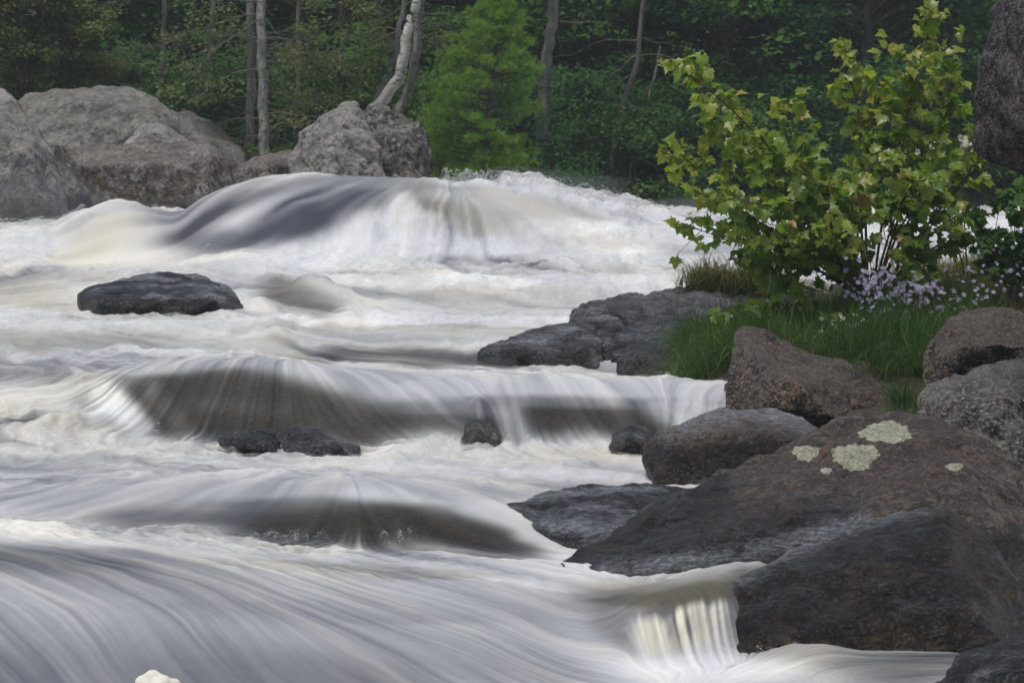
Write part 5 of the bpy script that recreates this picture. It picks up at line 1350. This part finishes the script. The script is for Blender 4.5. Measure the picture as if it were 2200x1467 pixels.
# white pine
def pine():
    rg = np.random.default_rng(5)
    Yp = 31.5
    b = at(1045, 440, Yp)
    root = empty('young_pine', b); tag(root, 'soft bright green young pine right of the split boulder', 'pine tree')
    inv = Matrix.Translation(-root.location)
    top = at(1072, 5, Yp)
    T = Tubes(); path = smooth_path([b, at(1050, 250, Yp), at(1065, 120, Yp), top], 14); T.add(path, np.linspace(.05, .008, 14), 6)
    left = [(5, 1066), (60, 1003), (120, 962), (190, 925), (260, 897), (330, 898), (400, 930), (440, 960)]
    right = [(5, 1078), (60, 1118), (110, 1128), (160, 1170), (200, 1150), (260, 1150), (330, 1145), (400, 1120), (440, 1090)]
    cents = []; dirs = []
    for i in range(150):
        py = 440 - 432 * (i / 149) ** .95
        lx = np.interp(py, [p[0] for p in left], [p[1] for p in left]); rx = np.interp(py, [p[0] for p in right], [p[1] for p in right])
        q0 = path[int(np.clip((440 - py) / 435, 0, 1) * 13)]
        a = rg.uniform(0, 2 * math.pi)
        cx = (lx + rx) / 2; hw = (rx - lx) / 2
        ca, sa = math.cos(a), math.sin(a)
        tgt = np.array(at(cx + hw * ca * rg.uniform(.66, 1.10), py - 22, Yp + sa * hw / F * Yp))
        q0 = np.array([q0[0], q0[1], tgt[2] - .12])
        T.add([q0, (q0 + tgt) / 2 - [0, 0, .02], tgt], [.012, .008, .004], 4)
        d = tgt - q0; d /= np.linalg.norm(d) + 1e-6
        for k_ in range(30):
            s = rg.uniform(.35, 1.0) ** .6
            p = q0 + (tgt - q0) * s + rg.normal(0, .055, 3) * [1, 1, .6]
            cents.append(p); dirs.append(d * .8 + rg.normal(0, .4, 3) + [0, 0, .35])
    o = T.build('trunk', M['bark_dark'], root); o.matrix_parent_inverse = inv
    cents = np.array(cents); dirs = np.array(dirs); dirs /= np.linalg.norm(dirs, axis=1)[:, None]
    k_ = 20; n = len(cents) * k_
    c = np.repeat(cents, k_, 0) ; d = np.repeat(dirs, k_, 0)
    nd = d * rg.uniform(.5, 1.2, (n, 1)) + rg.normal(0, .45, (n, 3)); nd /= np.linalg.norm(nd, axis=1)[:, None]
    s = np.cross(nd, rg.normal(0, 1, (n, 3))); s /= np.linalg.norm(s, axis=1)[:, None]
    L_ = .085 * rg.uniform(.7, 1.2, (n, 1))
    v = np.stack([c - s * .0035, c + s * .0035, c + nd * L_], 1).reshape(-1, 3)
    rn = np.repeat(np.clip(np.repeat(rg.normal(.5, .22, len(cents)), k_) + rg.normal(0, .1, n), 0, 1), 3)
    o = link('needles', np_mesh('needles', v, np.arange(n * 3).reshape(n, 3), False, {'rnd': rn}), M['pine'], root); o.matrix_parent_inverse = inv
    o['kind'] = 'stuff'


pine()

# ------------------------------------------------------------------ spray and foam
def drops():
    rg = np.random.default_rng(77)
    src = []
    for i in range(240):
        px = rg.uniform(950, 1420); src.append((px, np.interp(px, [950, 1080, 1200, 1300, 1420], [390, 396, 412, 440, 470]), 26.1, 1.0))
    for i in range(16): src.append((rg.uniform(0, 130), 488, 26.1, .8))
    for i in range(12): src.append((rg.uniform(440, 640), 540, 24.0, .6))
    for i in range(14): src.append((rg.uniform(200, 340), 925, 14.4, .4))
    for i in range(22): src.append((rg.uniform(420, 900), 1155, 11.5, .35))
    for i in range(16): src.append((rg.uniform(850, 1150), 950, 14.2, .35))
    for i in range(10): src.append((rg.uniform(1500, 1700), 1400, 9.2, .3))
    vs = []; fs = []; off = 0
    oc = np.array([(1, 0, 0), (-1, 0, 0), (0, 1, 0), (0, -1, 0), (0, 0, 1), (0, 0, -1)], float)
    of = np.array([(0, 2, 4), (2, 1, 4), (1, 3, 4), (3, 0, 4), (2, 0, 5), (1, 2, 5), (3, 1, 5), (0, 3, 5)])
    for (px, py, Y, s) in src:
        p = np.array(at(px, py, Y)); v0 = np.array([rg.normal(.2, .5), rg.normal(-.2, .3), rg.uniform(.6, 1.7)]) * s
        n = rg.integers(20, 60); r = .0027 * Y / 20
        for k_ in range(n):
            t = rg.uniform(0, .32)
            q = p + v0 * t + np.array([0, 0, -4.9 * t * t]) * s + rg.normal(0, .006, 3)
            vs.append(q + oc * r * rg.uniform(.5, 1.5)); fs.append(of + off); off += 6
    o = link('spray', np_mesh('spray', np.concatenate(vs), np.concatenate(fs)), M['drops']); tag(o, 'fine spray of droplets leaping from the crests of the rapids', 'spray', kind='stuff')


drops()

# thin river mist in the air
bm = bmesh.new()
bmesh.ops.create_cube(bm, size=1, matrix=Matrix.Translation((0, 35, 7.5)) @ Matrix.Diagonal((120, 100, 17, 1)))
me = bpy.data.meshes.new('haze'); bm.to_mesh(me); bm.free()
N = NT('mist'); pv = N.n('ShaderNodeVolumePrincipled', {'Density': 0.0018, 'Color': (0.86, 0.92, 1.0, 1), 'Anisotropy': 0.2})
N.t.links.new(pv.outputs[0], N.out.inputs['Volume'])
hz = link('haze', me, N.m); tag(hz, 'thin bluish mist hanging in the air over the river', 'haze', kind='stuff')


def foam_lump(pts, seed):
    bm = bmesh.new(); rr = random.Random(seed)
    for (px, py, Y, r) in pts:
        bmesh.ops.create_icosphere(bm, subdivisions=3, radius=r, matrix=Matrix.Translation(at(px, py, Y)))
    me = bpy.data.meshes.new('foam_lump'); bm.to_mesh(me); bm.free()
    o = bpy.data.objects.new('tmp', me); C.objects.link(o)
    md = o.modifiers.new('r', 'REMESH'); md.mode = 'VOXEL'; md.voxel_size = .008
    sm = o.modifiers.new('s', 'SMOOTH'); sm.iterations = 14
    m2 = bpy.data.meshes.new_from_object(o.evaluated_get(bpy.context.evaluated_depsgraph_get()))
    bpy.data.objects.remove(o)
    m2.polygons.foreach_set('use_smooth', np.ones(len(m2.polygons), bool)); m2.materials.clear()
    tag(link('foam_lump', m2, M['foam_ball']), 'creamy foam lump bobbing at the lower left edge of the foreground water', 'foam', kind='stuff')


foam_lump([(305, 1466, 8.76, .030), (328, 1456, 8.76, .034), (352, 1464, 8.75, .028), (376, 1470, 8.76, .026), (345, 1478, 8.72, .04), (315, 1480, 8.74, .035)], 3)


# soft veils of thrown water floating just over the white water
def veil(k, hgt, thr):
    sel_r = np.where((rowsY > 13.0) & (rowsY < 29))[0]; sel_c = np.where((cols > -400) & (cols < 2600))[0]
    R0, R1, C0, C1 = sel_r[0], sel_r[-1], sel_c[0], sel_c[-1]
    sub = (slice(R0, R1, 2), slice(C0, C1, 2))
    x, y, z_ = X[sub], YY[sub], Z[sub]; x_px = PX[sub]
    n1 = fbm(x * 2.3 + k * 9, y * 2.0, k, 4, 70 + k); n2 = fbm(x * 7 + k * 9, y * 5.0, k, 3, 80 + k)
    dens = np.clip((foam2[sub] - .52) * 2.2, 0, 1) * np.clip(turb[sub] * 1.4, 0, 1)
    near = np.exp(-((x_px - 340) / 210) ** 2 - ((y - 19.3) / .7) ** 2)
    dens = dens * (1 - .9 * near)
    a = np.clip(dens * (0.45 + 1.1 * n1 + .5 * n2 + .18 * L2[sub]) - thr, 0, 1)
    up = hgt * (y / 20) * (0.5 + 1.2 * np.clip(n1 + .3 * n2, -.3, 1)) * (.3 + .7 * dens)
    z_ = z_ + np.maximum(up, .004)
    nr, nc = x.shape
    i = np.arange(nr * nc).reshape(nr, nc)
    q = np.stack([i[:-1, :-1], i[:-1, 1:], i[1:, 1:], i[1:, :-1]], -1).reshape(-1, 4)
    af = a.ravel()
    q = q[af[q].max(1) > .02]
    used = np.unique(q); remap = np.full(nr * nc, -1); remap[used] = np.arange(len(used))
    me = np_mesh('spray_veil', np.stack([x, y, z_], -1).reshape(-1, 3)[used], remap[q], True, {'veil': af[used]})
    o = link('spray_veil', me, M['veil'])
    tag(o, ['lower veil', 'middle veil', 'upper veil'][k] + ' of soft spray over the white rapids', 'spray', kind='stuff')


N = NT('spray_veil')
va = N.math('MULTIPLY', N.attr('veil'), N.ramp(N.noise(N.pos(), 9, 7, .75, 1.0), .3, .7, .25, 1.1), True)
df = N.n('ShaderNodeMixShader', {0: .5, 1: N.n('ShaderNodeBsdfDiffuse', {'Color': (.86, .87, .88, 1)}).outputs[0], 2: N.n('ShaderNodeBsdfTranslucent', {'Color': (.86, .87, .88, 1)}).outputs[0]})
M['veil'] = N.done(N.n('ShaderNodeMixShader', {0: N.math('MULTIPLY', va, .75, True), 1: N.n('ShaderNodeBsdfTransparent').outputs[0], 2: df.outputs[0]}).outputs[0])
veil(0, .03, .02); veil(1, .055, .06); veil(2, .085, .12)


# low mist banks where the water breaks
def mist(px, py, Y, sx, sy, sz, dens, label):
    bm = bmesh.new(); bmesh.ops.create_icosphere(bm, subdivisions=3, radius=1)
    c = at(px, py, Y)
    for v in bm.verts:
        k_ = 1 + .18 * math.sin(v.co.x * 5 + px) * math.cos(v.co.z * 4)
        v.co = Vector((v.co.x * sx * k_, v.co.y * sy, v.co.z * sz * k_)) + Vector(c)
    me = bpy.data.meshes.new('mist'); bm.to_mesh(me); bm.free()
    N = NT('mist_bank'); pv = N.n('ShaderNodeVolumePrincipled', {'Density': dens, 'Color': (0.93, 0.95, 1.0, 1)})
    N.t.links.new(pv.outputs[0], N.out.inputs['Volume'])
    tag(link('mist', me, N.m), label, 'mist', kind='stuff')


mist(60, 460, 26.9, 1.3, .5, .42, .17, 'low mist in front of the tall boulder at the left edge')
mist(20, 430, 27.0, .8, .4, .6, .10, 'thin upper mist rising at the left edge')
mist(1130, 400, 26.6, 1.3, .4, .20, .22, 'spray mist over the crest of the far rapid')
mist(1480, 452, 27.5, 1.3, .5, .16, .25, 'thin mist over the far waterline left of the maple')
